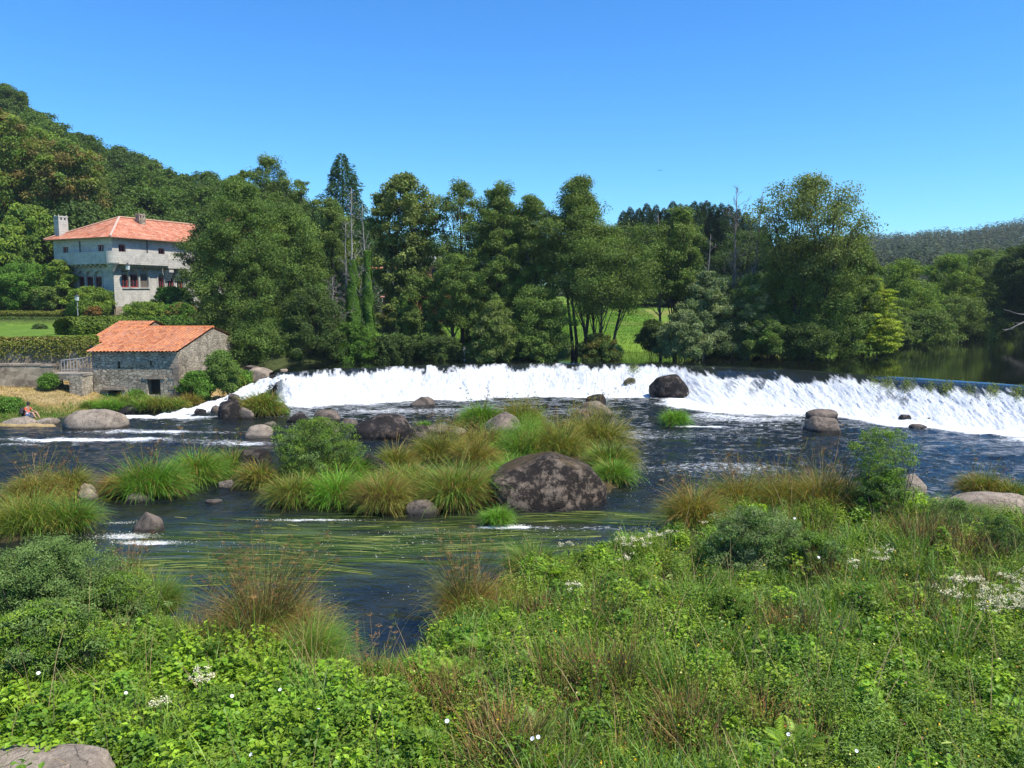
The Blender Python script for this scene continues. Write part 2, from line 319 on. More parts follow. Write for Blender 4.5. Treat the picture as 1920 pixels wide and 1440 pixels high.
def ground(x, y):
    x = np.asarray(x, float); y = np.asarray(y, float); x, y = np.broadcast_arrays(x, y)
    z = np.full(x.shape, -0.9)
    dn = sdist(NEAR, x, y); nz = fbm(x * 0.5, y * 0.5, 0, 3, 5) - 0.5
    hn = np.where(dn > 0, 0.45 * sst(0, 1.2, dn) + 0.035 * np.clip(dn - 1, 0, 16) + nz * 0.3 * sst(0, 2, dn), 0.5 * dn)
    z = np.maximum(z, np.maximum(hn, -0.9))
    for pl, hh in ((LISL, 0.22), (MISL, 0.25)):
        d = sdist(pl, x, y); z = np.maximum(z, np.maximum(-0.9, np.where(d > 0, hh * sst(0, 0.6, d) + nz * 0.15 * sst(0, .6, d), 0.6 * d)))
    d = sdist(LAND, x, y)
    px = CX + FPX * x / np.maximum(y, 5)
    dw = ((x - WALLA[0]) * -(WALLB[1] - WALLA[1]) + (y - WALLA[1]) * (WALLB[0] - WALLA[0])) / np.hypot(*(WALLB - WALLA))   # + behind wall
    front = 0.12 + 1.45 * sst(0, 8.5, d) + nz * 0.35 * sst(0, 3, d)
    far = 2.1 + 0.75 * sst(0, 2.0, d) + np.clip(y - 84, 0, 60) * 0.085 * sst(0, 5, d) + 0.02 * np.clip(y - 144, 0, 300) + nz * 0.3 * sst(0, 3, d)
    terr = 4.75 + 0.9 * sst(95.0, 95.6, y) + 0.06 * np.clip(y - 96, 0, 14)
    lm = sst(-21, -27, x) * sst(58, 61, y + 0.0 * x)          # left region
    isl = sst(72, 68, y) * sst(-15, -22, x)
    isl = np.where(x < -33, 1.0, isl); 
    zz = far * (1 - isl) + front * isl
    ter = (sst(0.25, 0.7, dw)) * sst(-24, -33.4, x + 0.0 * y); ter = np.where((x > -35) & (y < 76), ter * sst(-32.5, -35, x) + 0.25 * sst(-24, -33, x) * (1 - sst(-32.5, -35, x)) * sst(62, 70, y), ter)
    zz = zz * (1 - ter) + terr * ter
    hl = hridge(px); t = sst(108, 212, y) * 0.75 + 0.25 * np.clip((y - 108) / 104, 0, 1)
    zl = np.maximum(hl - 7, 0) * t - 0.02 * np.clip(y - 240, 0, 900) * (hl - 8) / 12
    zz = zz + np.where(y > 60, np.maximum(zl, 0), 0)
    rr = rridge(px) * sst(260, 720, y); zz = np.where(y > 250, np.maximum(zz, rr), zz)
    zz = np.where(x < -70, zz + np.clip(-70 - x, 0, 60) * 0.2 * sst(60, 90, y) * sst(130, 110, y), zz)
    hl2 = np.where(d > 0, zz, np.maximum(-0.9, np.where((y > 71) | (x > -14), 2.1, 0.0) + 0.5 * d - 0.25))
    return np.maximum(z, hl2)
def gz(x, y): return float(ground(np.array([x]), np.array([y]))[0])

tx = np.linspace(-5.2, 5.2, 430); X1 = 22 * np.sinh(tx) * 1.0
ty = np.concatenate([np.linspace(-3.5, 0, 70)[:-1], np.linspace(0, 5.1, 360)]); Y1 = 22 + 26 * np.sinh(ty)
GX, GY = np.meshgrid(X1, Y1, indexing='ij'); GZ = ground(GX, GY)
def groundmat():
    m, ns, ls = newmat('earth_and_grass'); g = nd(ns, 'ShaderNodeNewGeometry'); v = g.outputs['Position']
    a = nd(ns, 'ShaderNodeVertexColor', layer_name='Col')
    n1 = noise(ns, ls, v, 2.2, 8, 0.7); r1 = ramp(ns, [(0.3, (0.6, 0.6, 0.55)), (0.7, (1.25, 1.2, 1.1))]); ls.new(n1.outputs[0], r1.inputs[0])
    n2 = noise(ns, ls, v, 0.35, 5, 0.6); r2 = ramp(ns, [(0.35, (0.8, 0.85, 0.8)), (0.65, (1.15, 1.1, 1.0))]); ls.new(n2.outputs[0], r2.inputs[0])
    c = mixc(ns, ls, 1.0, a.outputs[0], r1.outputs[0], 'MULTIPLY'); c = mixc(ns, ls, 1.0, c, r2.outputs[0], 'MULTIPLY')
    p = nd(ns, 'ShaderNodeBsdfPrincipled'); p.inputs['Roughness'].default_value = 0.95; p.inputs['Specular IOR Level'].default_value = 0.1; ls.new(c, p.inputs['Base Color'])
    b = nd(ns, 'ShaderNodeBump'); b.inputs['Strength'].default_value = 0.8; b.inputs['Distance'].default_value = 0.12; ls.new(n1.outputs[0], b.inputs['Height']); ls.new(b.outputs[0], p.inputs['Normal'])
    o = nd(ns, 'ShaderNodeOutputMaterial'); ls.new(p.outputs[0], o.inputs[0]); return m
gc = np.zeros(GX.shape + (3,)); gc[:] = (0.05, 0.065, 0.025)
n_ = fbm(GX * 0.3, GY * 0.3, 0, 4, 9)
def paint(mask, c):
    global gc
    gc = gc * (1 - mask[..., None]) + np.array(c) * mask[..., None]
paint(((GY < 40)).astype(float), (0.075, 0.06, 0.035))
leftb = ((GX < -22) & (GY > 45) & (GY < 70)).astype(float)
paint(leftb, (0.30, 0.215, 0.095)); paint(leftb * sst(0.5, 0.62, n_), (0.12, 0.13, 0.04)); paint(leftb * sst(0.42, 0.34, n_), (0.38, 0.29, 0.17))
paint(((GX < -20) & (GY > 66) & (GY < 95.2) & (GZ > 3.5)).astype(float), (0.12, 0.21, 0.035))
mead = ((GX > -22) & (GY > 79.5) & (GY < 150)).astype(float); paint(mead, (0.135, 0.235, 0.04)); paint(mead * sst(0.55, 0.7, fbm(GX * .2, GY * .2, 0, 3, 3)), (0.2, 0.23, 0.07))
paint(((GY > 150)).astype(float), (0.04, 0.055, 0.02)); paint((GZ < 0.08).astype(float), (0.05, 0.042, 0.02))
V = np.stack([GX, GY, GZ], -1).reshape(-1, 3)
setting('ground', mesh('ground', V, grid_faces(*GX.shape), groundmat(), gc.reshape(-1, 3), True))
del V, GX, GY, GZ, gc

# ------------------------------------------------------------------ water
def watermat(name, deep, bump, scale, rough=0.03, foamy=False, dist=1.0):
    m, ns, ls = newmat(name); g = nd(ns, 'ShaderNodeNewGeometry'); v = g.outputs['Position']
    mp = nd(ns, 'ShaderNodeMapping'); mp.inputs['Scale'].default_value = (scale * 0.6, scale, 1); mp.inputs['Rotation'].default_value = (0, 0, radians(12)); ls.new(v, mp.inputs[0])
    n1 = noise(ns, ls, mp.outputs[0], 1.0, 3, 0.55, 0.6); n2 = noise(ns, ls, mp.outputs[0], 4.0, 3, 0.6, 0.4)
    ad = nd(ns, 'ShaderNodeMath', operation='MULTIPLY_ADD'); ls.new(n2.outputs[0], ad.inputs[0]); ad.inputs[1].default_value = 0.30; ls.new(n1.outputs[0], ad.inputs[2])
    b = nd(ns, 'ShaderNodeBump'); b.inputs['Distance'].default_value = dist; ls.new(ad.outputs[0], b.inputs['Height'])
    p = nd(ns, 'ShaderNodeBsdfPrincipled'); p.inputs['IOR'].default_value = 1.33; p.inputs['Roughness'].default_value = rough
    ls.new(b.outputs[0], p.inputs['Normal']); o = nd(ns, 'ShaderNodeOutputMaterial')
    if not foamy:
        p.inputs['Base Color'].default_value = tuple(deep) + (1,); b.inputs['Strength'].default_value = bump; ls.new(p.outputs[0], o.inputs[0]); return m
    ru = nd(ns, 'ShaderNodeAttribute', attribute_name='rough'); mu = nd(ns, 'ShaderNodeMath', operation='MULTIPLY'); ls.new(ru.outputs['Fac'], mu.inputs[0]); mu.inputs[1].default_value = bump; ls.new(mu.outputs[0], b.inputs['Strength'])
    we = nd(ns, 'ShaderNodeAttribute', attribute_name='weed')
    mw = nd(ns, 'ShaderNodeMapping'); mw.inputs['Scale'].default_value = (0.35, 2.4, 1); ls.new(v, mw.inputs[0]); nw = noise(ns, ls, mw.outputs[0], 1.3, 5, 0.65, 0.5)
    rw = ramp(ns, [(0.38, (0, 0, 0)), (0.62, (1, 1, 1))]); ls.new(nw.outputs[0], rw.inputs[0])
    fw = nd(ns, 'ShaderNodeMath', operation='MULTIPLY'); ls.new(rw.outputs[0], fw.inputs[0]); ls.new(we.outputs['Fac'], fw.inputs[1])
    nb = noise(ns, ls, v, 0.5, 4); rb = ramp(ns, [(0.4, deep), (0.65, [q * 2.0 for q in (deep[0] * 1.3, deep[1], deep[2] * .5)])]); ls.new(nb.outputs[0], rb.inputs[0])
    ls.new(mixc(ns, ls, fw.outputs[0], rb.outputs[0], (0.065, 0.095, 0.028)), p.inputs['Base Color'])
    # foam, with wave glints painted in as white flecks
    mf = nd(ns, 'ShaderNodeMapping'); mf.inputs['Scale'].default_value = (1.5, 4.5, 1); mf.inputs['Rotation'].default_value = (0, 0, radians(8)); ls.new(v, mf.inputs[0])
    nf = noise(ns, ls, mf.outputs[0], 2.4, 6, 0.75, 0.8)
    at_ = nd(ns, 'ShaderNodeAttribute', attribute_name='foam')
    s = nd(ns, 'ShaderNodeMath', operation='ADD'); ls.new(nf.outputs[0], s.inputs[0]); ls.new(at_.outputs['Fac'], s.inputs[1])
    mr = nd(ns, 'ShaderNodeMapRange'); mr.inputs[1].default_value = 0.92; mr.inputs[2].default_value = 1.06; ls.new(s.outputs[0], mr.inputs[0])
    fo = nd(ns, 'ShaderNodeBsdfPrincipled'); fo.inputs['Base Color'].default_value = (0.82, 0.84, 0.84, 1); fo.inputs['Roughness'].default_value = 0.6; ls.new(b.outputs[0], fo.inputs['Normal'])
    mx = nd(ns, 'ShaderNodeMixShader'); ls.new(mr.outputs[0], mx.inputs[0]); ls.new(p.outputs[0], mx.inputs[1]); ls.new(fo.outputs[0], mx.inputs[2]); ls.new(mx.outputs[0], o.inputs[0]); return m
M_LOW = watermat('river_water', (0.007, 0.010, 0.011), 1.0, 1.3, 0.05, True, 0.28)
M_UP = watermat('pool_water', (0.006, 0.008, 0.005), 0.10, 1.0, 0.02, False, 0.06)
crest_px = [(505, 700), (540, 697), (600, 692), (700, 688), (850, 683), (1000, 681), (1150, 681), (1215, 682), (1262, 683.5), (1320, 685.5), (1380, 687.5), (1450, 690), (1600, 700), (1750, 710), (1920, 722), (2150, 745), (2500, 800)]
base_px = [(505, 742), (540, 756), (600, 754), (700, 750), (850, 745), (1000, 741), (1150, 742), (1215, 742), (1262, 741), (1320, 760), (1380, 765), (1450, 765), (1600, 780), (1750, 797), (1920, 812), (2150, 850), (2500, 930)]
CR = np.array([P(a, b, ZU) for a, b in crest_px]); BS = np.array([P(a, b, 0) for a, b in base_px])
def catmull(Pt, n):
    Pt = np.asarray(Pt); k = len(Pt); e = np.concatenate([[2 * Pt[0] - Pt[1]], Pt, [2 * Pt[-1] - Pt[-2]]])
    t = np.linspace(0, k - 1 - 1e-6, n); i = t.astype(int); f = (t - i)[:, None]
    a, b, c, d = e[i], e[i + 1], e[i + 2], e[i + 3]
    return 0.5 * (2 * b + (c - a) * f + (2 * a - 5 * b + 4 * c - d) * f ** 2 + (3 * b - a - 3 * c + d) * f ** 3)
NS = 2000
cr0 = catmull(CR, 3000); al = np.concatenate([[0], np.cumsum(np.linalg.norm(np.diff(cr0, axis=0), axis=1))]); bs0 = catmull(BS, 3000)
sl = np.linspace(0, al[-1], NS); cr = np.stack([np.interp(sl, al, cr0[:, i]) for i in range(3)], 1); bs = np.stack([np.interp(sl, al, bs0[:, i]) for i in range(3)], 1)
# lower river
xs = np.concatenate([np.linspace(-75, -40.2, 60), np.arange(-40, 40, .115), np.linspace(40.2, 80, 60)]); ys = np.concatenate([np.linspace(-8, 14.8, 60), np.arange(15, 69, .10), np.linspace(69.2, 80, 12)])
LX, LY = np.meshgrid(xs, ys, indexing='ij')
dB = np.full(LX.shape, 1e9)
for q in bs[::12]: dB = np.minimum(dB, np.hypot(LX - q[0], (LY - q[1])))
rg = fbm(LX * .55, LY * .55, 0, 4, 77); foam = 0.17 + 0.85 * np.exp(-(dB / (.5 + 2.6 * rg ** 1.5)) ** 1.2)
cpx = CX + FPX * LX / np.maximum(LY, 5)
foam += 0.62 * np.exp(-((cpx - 1390) / 130) ** 2) * np.exp(-dB / 4.5) + .25 * np.exp(-((cpx - 560) / 90) ** 2) * np.exp(-dB / 3) + .18 * sst(1600, 1750, cpx) * np.exp(-dB / 2.5)
foam += 0.13 * sst(0.5, 0.66, fbm(LX * 0.12, LY * 0.3, 0, 3, 21)) * sst(30, 42, LY)  # open-water flecks: part foam, part sparkle put into the colour
def blob(px, py, rx, ry, amp):
    global foam
    c = P(px, py); foam = foam + amp * np.exp(-(((LX - c[0]) / rx) ** 2 + ((LY - c[1]) / ry) ** 2))
for b_ in [(1350, 880, 6, 2.0, 0.12), (1150, 830, 5, 5, 0.13), (1480, 850, 8, 3, 0.13), (100, 825, 5, 0.6, 0.29), (200, 822, 5, 0.6, 0.25), (350, 810, 6, 0.9, 0.26), (20, 835, 4, 0.5, 0.26), (500, 830, 4, 1, 0.2), (720, 770, 9, 2, 0.14), (945, 988, .8, 0.22, 0.45),
           (585, 975, 1.6, 0.16, 0.40), (240, 1006, 1.1, 0.45, 0.36), (280, 1019, 0.9, 0.22, 0.50), (1260, 1000, 3, 1.2, 0.17), (1020, 990, 3.5, 0.4, 0.2), (290, 782, 4.5, 0.8, 0.6), (345, 770, 2.5, 0.9, 0.6), (770, 870, 2.0, 1.2, 0.25), (330, 950, 4, 3, 0.07), (1290, 800, 2, .3, .35)]: blob(*b_)
calm = sst(24, 33, LY); weed = np.zeros(LX.shape)
for (px_, py_, rx, ry) in [(620, 1020, 7, 3.2), (900, 1010, 5, 2.0), (420, 1050, 3, 1.5), (1050, 970, 5, .8)]:
    c = P(px_, py_); weed = np.maximum(weed, np.exp(-(((LX - c[0]) / rx) ** 2 + ((LY - c[1]) / ry) ** 2) ** 1.5))
rough = 0.35 + 0.65 * calm
wz = (vn(LX * 1.0, LY * 1.7, 0, 81) - .5) * .11 + (vn(LX * 2.1 + LY * .4, LY * 3.4, 0, 82) - .5) * .060 + (vn(LX * .35, LY * .6, 0, 83) - .5) * .08
wz = wz * (.16 + .84 * sst(24, 36, LY)) * (.55 + .9 * fbm(LX * .12, LY * .2, 0, 2, 84)) * sst(80, 70, np.abs(LX) + 0 * LY)
setting('river_water', mesh('river', np.stack([LX, LY, wz], -1).reshape(-1, 3), grid_faces(*LX.shape), M_LOW, None, True, dict(foam=foam.ravel(), weed=weed.ravel(), rough=rough.ravel())))
# upper pool
T = np.concatenate([[0, .01, .03], np.linspace(0.06, 1, 30)]); far_e = np.stack([np.interp(sl, [0, al[-1]], [-40, 260]), np.full(NS, 230.), np.full(NS, ZU)], 1)[::10]
U = cr[::10][:, None] * (1 - T)[None, :, None] + far_e[:, None] * T[None, :, None]; U[..., 2] = ZU
setting('pool_water', mesh('pool', U.reshape(-1, 3), grid_faces(U.shape[0], U.shape[1]), M_UP, None, True))
# cascade over the weir
def cascademat():
    m, ns, ls = newmat('falling_water'); a = nd(ns, 'ShaderNodeAttribute', attribute_name='foam')
    p = nd(ns, 'ShaderNodeBsdfPrincipled'); p.inputs['Base Color'].default_value = (0.012, 0.016, 0.016, 1); p.inputs['Roughness'].default_value = 0.08; p.inputs['IOR'].default_value = 1.33
    f = nd(ns, 'ShaderNodeBsdfPrincipled'); f.inputs['Base Color'].default_value = (0.80, 0.82, 0.84, 1); f.inputs['Roughness'].default_value = 0.5; f.inputs['Specular IOR Level'].default_value = 0.3
    t = nd(ns, 'ShaderNodeBsdfTranslucent'); t.inputs[0].default_value = (0.72, 0.76, 0.78, 1); q = nd(ns, 'ShaderNodeMixShader'); q.inputs[0].default_value = 0.3
    ls.new(f.outputs[0], q.inputs[1]); ls.new(t.outputs[0], q.inputs[2])
    x = nd(ns, 'ShaderNodeMixShader'); ls.new(a.outputs['Fac'], x.inputs[0]); ls.new(p.outputs[0], x.inputs[1]); ls.new(q.outputs[0], x.inputs[2])
    o = nd(ns, 'ShaderNodeOutputMaterial'); ls.new(x.outputs[0], o.inputs[0]); return m
M_CASC = cascademat()
rng = np.random.default_rng(7)
NV = 80; v_ = np.linspace(0, 1, NV)[None]; s_ = sl[:, None]
zpro = np.interp(v_[0], [0, .06, .14, .3, .55, .8, .93, 1], [1, .975, .90, .70, .40, .14, .02, -.05])
dcol = unit((bs - cr) * [1, 1, 0]); dist_ = np.linalg.norm((bs - cr)[:, :2], axis=1)
so = s_ - v_ * dist_[:, None] * .35 * sst(1150, 1450, proj(cr.T)[0][:, None]); st1 = fbm(so * 1.5, v_ * 3.2, 0, 5, 31); st2 = fbm(so * 6, v_ * 12, 0, 4, 37); big = fbm(s_ * 0.6, v_ * 2.0, 0, 3, 41)
cp = proj(cr.T)[0][:, None]
lip = 0.15 + 0.26 * (fbm(s_ * 1.3, 0 * v_, 0, 4, 51) - 0.5) + 0.20 * np.exp(-((cp - 1450) / 90) ** 2) + 0.07 * sst(1550, 1750, cp) + .05 * sst(1250, 1350, cp)
fm = sst(-0.09, 0.09, (v_ - lip) + (st1 - 0.5) * 0.36 * sst(.75, .2, v_) + (st2 - 0.5) * 0.30 * sst(.8, .2, v_) + .25 * sst(.25, .5, v_))
dark = sst(0.56, 0.70, fbm(s_ * 1.1 + v_ * 1.5, v_ * 2.2, 0, 4, 61)) * (.3 + .7 * sst(1250, 1450, cp)) * sst(.8, .55, v_)
fm = np.clip(fm * (1 - 0.8 * dark * sst(.35, .6, st2)), 0, 1)
amp = 0.22 * sst(0.12, 0.5, v_)
off = (st1 - 0.5) * amp * 1.5 + (st2 - 0.5) * amp * 0.9 + (big - .5) * 0.5 * sst(.1, .4, v_)
hp = np.interp(v_[0], [0, .06, .14, .3, .55, .8, 1], [0, .10, .19, .33, .52, .74, 1])
hx = dcol[:, None, :] * (dist_[:, None] * hp[None])[..., None] + dcol[:, None, :] * off[..., None]
CV = cr[:, None, :] + hx; CV[..., 2] = ZU * zpro[None] + 0.012 + off * 0.55
CV[:, 0, :] = cr + [0, 0, 0.0]
setting('waterfall', mesh('waterfall', CV.reshape(-1, 3), grid_faces(NS, NV), M_CASC, None, True, dict(foam=fm.ravel())))
# spray: droplets and torn strands thrown off the fall
n = 90000; i = rng.integers(0, NS, n); vv = rng.beta(1.3, 1.5, n) * 0.95 + 0.05; j = (vv * (NV - 1)).astype(int)
keep = (vv > lip[i, 0] + 0.10 + rng.normal(0, .05, n)) & (rng.random(n) < .6); i, j, vv = i[keep], j[keep], vv[keep]; n = len(i)
c = CV[i, j] + np.abs(rng.normal(0, 1, (n, 1))) * 0.10 * (dcol[i] * 0.8 + [0, 0, 0.7]) + rng.normal(0, 0.04, (n, 3))
tdir = dcol[i] * 0.5 + [0, 0, -1.0] + rng.normal(0, .35, (n, 3))
V, F, cc = leaves(rng, c, -dcol[i] * -1 + rng.normal(0, .6, (n, 3)), rng.uniform(0.04, 0.15, n), np.ones((n, 3)), 0.3, tdir)
def flat(name, col, rough=0.6, trans=0.0, spec=0.3):
    m, ns, ls = newmat(name); p = nd(ns, 'ShaderNodeBsdfPrincipled'); p.inputs['Base Color'].default_value = tuple(col) + (1,); p.inputs['Roughness'].default_value = rough; p.inputs['Specular IOR Level'].default_value = spec
    tc = nd(ns, 'ShaderNodeTexCoord'); n_ = noise(ns, ls, tc.outputs['Object'], 12, 3); r = ramp(ns, [(0.3, [q * 0.85 for q in col]), (0.7, [min(1, q * 1.08) for q in col])]); ls.new(n_.outputs[0], r.inputs[0]); ls.new(r.outputs[0], p.inputs['Base Color'])
    o = nd(ns, 'ShaderNodeOutputMaterial')
    if trans:
        t = nd(ns, 'ShaderNodeBsdfTranslucent'); t.inputs[0].default_value = tuple(col) + (1,); x = nd(ns, 'ShaderNodeMixShader'); x.inputs[0].default_value = trans; ls.new(p.outputs[0], x.inputs[1]); ls.new(t.outputs[0], x.inputs[2]); ls.new(x.outputs[0], o.inputs[0])
    else: ls.new(p.outputs[0], o.inputs[0])
    return m
M_SPRAY = flat('spray', (0.92, 0.93, 0.94), 0.5, 0.35)
setting('spray', mesh('spray', V, F, M_SPRAY), 'stuff', 'white spray and droplets thrown off the falling water')
# the masonry weir body under the water
wb = []
prof = [(0.25, ZU - .12), (0.9, ZU - .35), (0.98, .9), (1.0, -.8)]
rows = [cr[::8] * [1, 1, 0] + [0, 0.9, -.8], cr[::8] * [1, 1, 0] + [0, 0.9, ZU - 0.25], cr[::8] * [1, 1, 0] + [0, 0.1, ZU - 0.12]] + \
       [(cr[::8] + dcol[::8] * (dist_[::8, None] * f)) * [1, 1, 0] + [0, 0, z] for f, z in ((.02, ZU - .5), (.15, ZU * .45), (.3, ZU * .1), (.4, -.8))]
Wv = np.stack(rows, 1); Wm = mesh('weir', Wv.reshape(-1, 3), grid_faces(Wv.shape[0], Wv.shape[1]), M_RDARK, None, False)
thing('weir', 'long curved stone weir with white water pouring over it across the river', 'weir', me=Wm)

# moss on the lip of the weir at right
q_ = np.random.default_rng(3); mi = [int(np.argmin(np.abs(cp[:, 0] - p_))) for p_ in (1640, 1662, 1668, 1700, 1705, 1745, 1772, 1778, 1820, 1860, 1868, 1905, 1912, 1185, 1192)]
ii = np.repeat(mi, 260); c = CV[ii, np.clip(q_.normal(17, 7, len(ii)).astype(int), 4, 40)] + q_.normal(0, 1, (len(ii), 3)) * [.28, .15, .03] + [0, -.05, .06]
V, F, cc = leaves(q_, c, q_.normal(0, .4, (len(ii), 3)) + [0, -.4, .8], q_.uniform(.05, .16, len(ii)), np.broadcast_to([.10, .14, .03], (len(ii), 3)) * q_.uniform(.5, 1.4, (len(ii), 1)), .4)
setting('weir_moss', mesh('weir_moss', V, F, M_HERB, cc), 'stuff', 'green moss and weed clinging to the lip of the weir')

# side race: white water running down left of the weir
def stream(name, ctr, width, seed):
    c = catmull(np.array(ctr), 260); d = unit(np.gradient(c, axis=0) * [1, 1, 0]); sd_ = np.stack([-d[:, 1], d[:, 0], 0 * d[:, 0]], 1)
    w = np.interp(np.linspace(0, 1, 260), np.linspace(0, 1, len(width)), width); k = 40; q = np.linspace(-1, 1, k)
    s = np.linspace(0, 14, 260)[:, None]; nz_ = fbm(s * 1.3, q[None] * 3, 0, 4, seed); n2 = fbm(s * 4, q[None] * 7, 0, 3, seed + 5)
    Vv = c[:, None] + sd_[:, None] * (q[None, :, None] * w[:, None, None]); Vv[..., 2] += (nz_ - .5) * 0.45 + (n2 - .5) * 0.2 - 0.25 * np.abs(q[None]) ** 3
    f = sst(0.36, 0.5, nz_ * 0.6 + n2 * 0.4 + 0.10 * (1 - np.abs(q[None]) ** 2))
    setting(name, mesh(name, Vv.reshape(-1, 3), grid_faces(260, k), M_CASC, None, True, dict(foam=f.ravel())))
stream('rapids', [P(530, 702, 1.95), P(500, 712, 1.6), P(478, 724, 1.2), P(440, 742, .7), P(400, 755, .45), P(350, 770, .2), P(290, 783, .0)], [1.2, 1.3, 1.4, 1.0, 1.1, 1.0, .8], 70)

# water weed strands on the near channel
rng = np.random.default_rng(11)
def weedbed(px0, px1, py0, py1, n, seed):
    r = np.random.default_rng(seed); Vs = []; Fs = []; Cs = []; k = 9; off_ = 0; bands = [(r.uniform(px0, px1), r.uniform(py0, py1)) for _ in range(14)]
    for _ in range(n):
        pb = bands[r.integers(0, len(bands))]; a = P(np.clip(r.normal(pb[0], (px1 - px0) * .16), px0, px1), np.clip(r.normal(pb[1], 2.2), py0, py1)); L = r.uniform(0.5, 2.4); w = r.uniform(0.005, 0.028)
        t = np.linspace(0, 1, k); x = a[0] - L * t
        y = a[1] + 0.35 * np.sin((x * 0.40) + a[1] * 0.5) + 0.07 * np.sin(x * 1.9 + a[1] * 2.2) - 0.03 * (x - a[0]) + r.normal(0, .015, k).cumsum()
        z = np.full(k, 0.006) + 0.012 * r.random() * np.sin(t * pi)
        ww = w * np.sin(np.clip(t * 1.1 + .05, 0, 1) * pi) ** .5
        V = np.stack([np.stack([x, y - ww, z], 1), np.stack([x, y + ww, z], 1)], 1).reshape(-1, 3)
        F = np.array([[2 * i, 2 * i + 2, 2 * i + 3, 2 * i + 1] for i in range(k - 1)])
        c = np.array([[.10, .14, .04], [.035, .07, .018], [.26, .27, .12], [.025, .055, .014]][r.choice(4, p=[.25, .33, .12, .3])]) * r.uniform(.6, 1.1)
        Vs.append(V); Fs.append(F + off_); Cs.append(np.repeat(c[None], len(V), 0)); off_ += len(V)
    return Vs, Fs, Cs, off_
VV, FF, CCc, o_ = [], [], [], 0
for args in [(330, 1130, 985, 1050, 800, 1), (560, 1010, 1000, 1035, 700, 2), (300, 700, 1050, 1085, 300, 3), (900, 1330, 958, 985, 260, 4), (350, 900, 960, 985, 120, 5), (420, 640, 1090, 1105, 40, 6)]:
    a, b, c, o2 = weedbed(*args); VV += a; FF += [f + o_ for f in b]; CCc += c; o_ += o2
setting('water_weed', mesh('water_weed', np.concatenate(VV), np.concatenate(FF), M_GRASS, np.concatenate(CCc)), 'stuff', 'green and yellow water weed trailing in the current')
# scum / froth flecks around the round stone and on the river
def flecks(spots, n, seed):
    r = np.random.default_rng(seed); cs = []
    for (px, py, rx, ry, wt) in spots:
        c = P(px, py, 0.012); k = int(n * wt); g = r.normal(0, 1, (k, 2)); cs.append(np.stack([c[0] + g[:, 0] * rx, c[1] + g[:, 1] * ry, np.full(k, 0.012)], 1))
    c = np.concatenate(cs); k = len(c)
    return leaves(r, c, np.array([[0, 0, 1.]]) + r.normal(0, .1, (k, 3)), r.uniform(.015, .05, k), np.broadcast_to([.8, .8, .68], (k, 3)) * r.uniform(.6, 1, (k, 1)), 0.7)
V, F, cc = flecks([(240, 1005, .55, .18, 1), (275, 1017, .5, .10, 1.2), (585, 975, .9, .06, .6), (700, 1025, 3, .6, .35), (900, 1000, 3, .5, .3), (1230, 930, 1.6, 1.2, .3), (1300, 880, 3, 2, .5), (620, 1110, 2, 1, .04), (220, 980, .5, .1, .3), (950, 985, .3, .08, .4)], 900, 5)
setting('froth', mesh('froth', V, F, M_TWIG, cc), 'stuff', 'pale froth flecks drifting on the dark water')

# ------------------------------------------------------------------ rocks
def rock(px, py, w, h, mat, label, group='rocks in the river', zb=0.0, dep=0.75, seed=0, flatk=1.0, rough=0.16, big=False, slope=0.0, name='rock', cat='rock', n=34):
    """px,py: middle of the waterline in the photo; w,h: size in photo pixels"""
    c = P(px, py, zb); k = c[1] / FPX * 1.0; W_, H_ = w * k, h * k; D_ = W_ * dep; c = c + [0, D_ * 0.42, 0]
    nu, nv = (90, 56) if big else (n, n * 2 // 3)
    u = np.linspace(0, 2 * pi, nu); v = np.linspace(0, pi, nv); Uu, Vv = np.meshgrid(u, v, indexing='ij')
    d = np.stack([np.cos(Uu) * np.sin(Vv), np.sin(Uu) * np.sin(Vv), np.cos(Vv)], -1)
    e = 0.80 if flatk == 1.0 else 0.62          # squarer section
    d = np.sign(d) * np.abs(d) ** e; s = seed * 7.3
    q = d * 1.4 + s
    r = 1 + (fbm(q[..., 0], q[..., 1], q[..., 2], 3, seed) - 0.5) * rough * 4 + (fbm(q[..., 0] * 4, q[..., 1] * 4, q[..., 2] * 4, 3, seed + 3) - 0.5) * rough * 0.6
    r[-1] = r[0]; r[:, 0] = r[:, 0].mean(); r[:, -1] = r[:, -1].mean()
    V = d * r[..., None]; rr_g = np.random.default_rng(seed * 31 + 7)
    for _ in range(0 if rough < .07 else 15):
        pn = unit(rr_g.normal(0, 1, 3) + [0, 0, .35]); ex = np.maximum(V @ pn - rr_g.uniform(*((.88, 1.05) if big else (.66, .95))), 0); V = V - pn * (ex * .85)[..., None]
    V = V * [W_ / 2 / 0.97, D_ / 2, 1.0]
    top = V[..., 2].max(); V[..., 2] = np.where(V[..., 2] > 0, V[..., 2] / top * H_ * 0.97, V[..., 2] * (0.5 * H_ + 0.35))
    V[..., 2] += slope * V[..., 0] / (W_ / 2) * H_ * 0.35 * (V[..., 2] > 0)
    m = mesh('rock', V.reshape(-1, 3), grid_faces(nu, nv), mat, None, True)
    return thing(name, label, cat, (c[0], c[1], zb - 0.03), group, m)
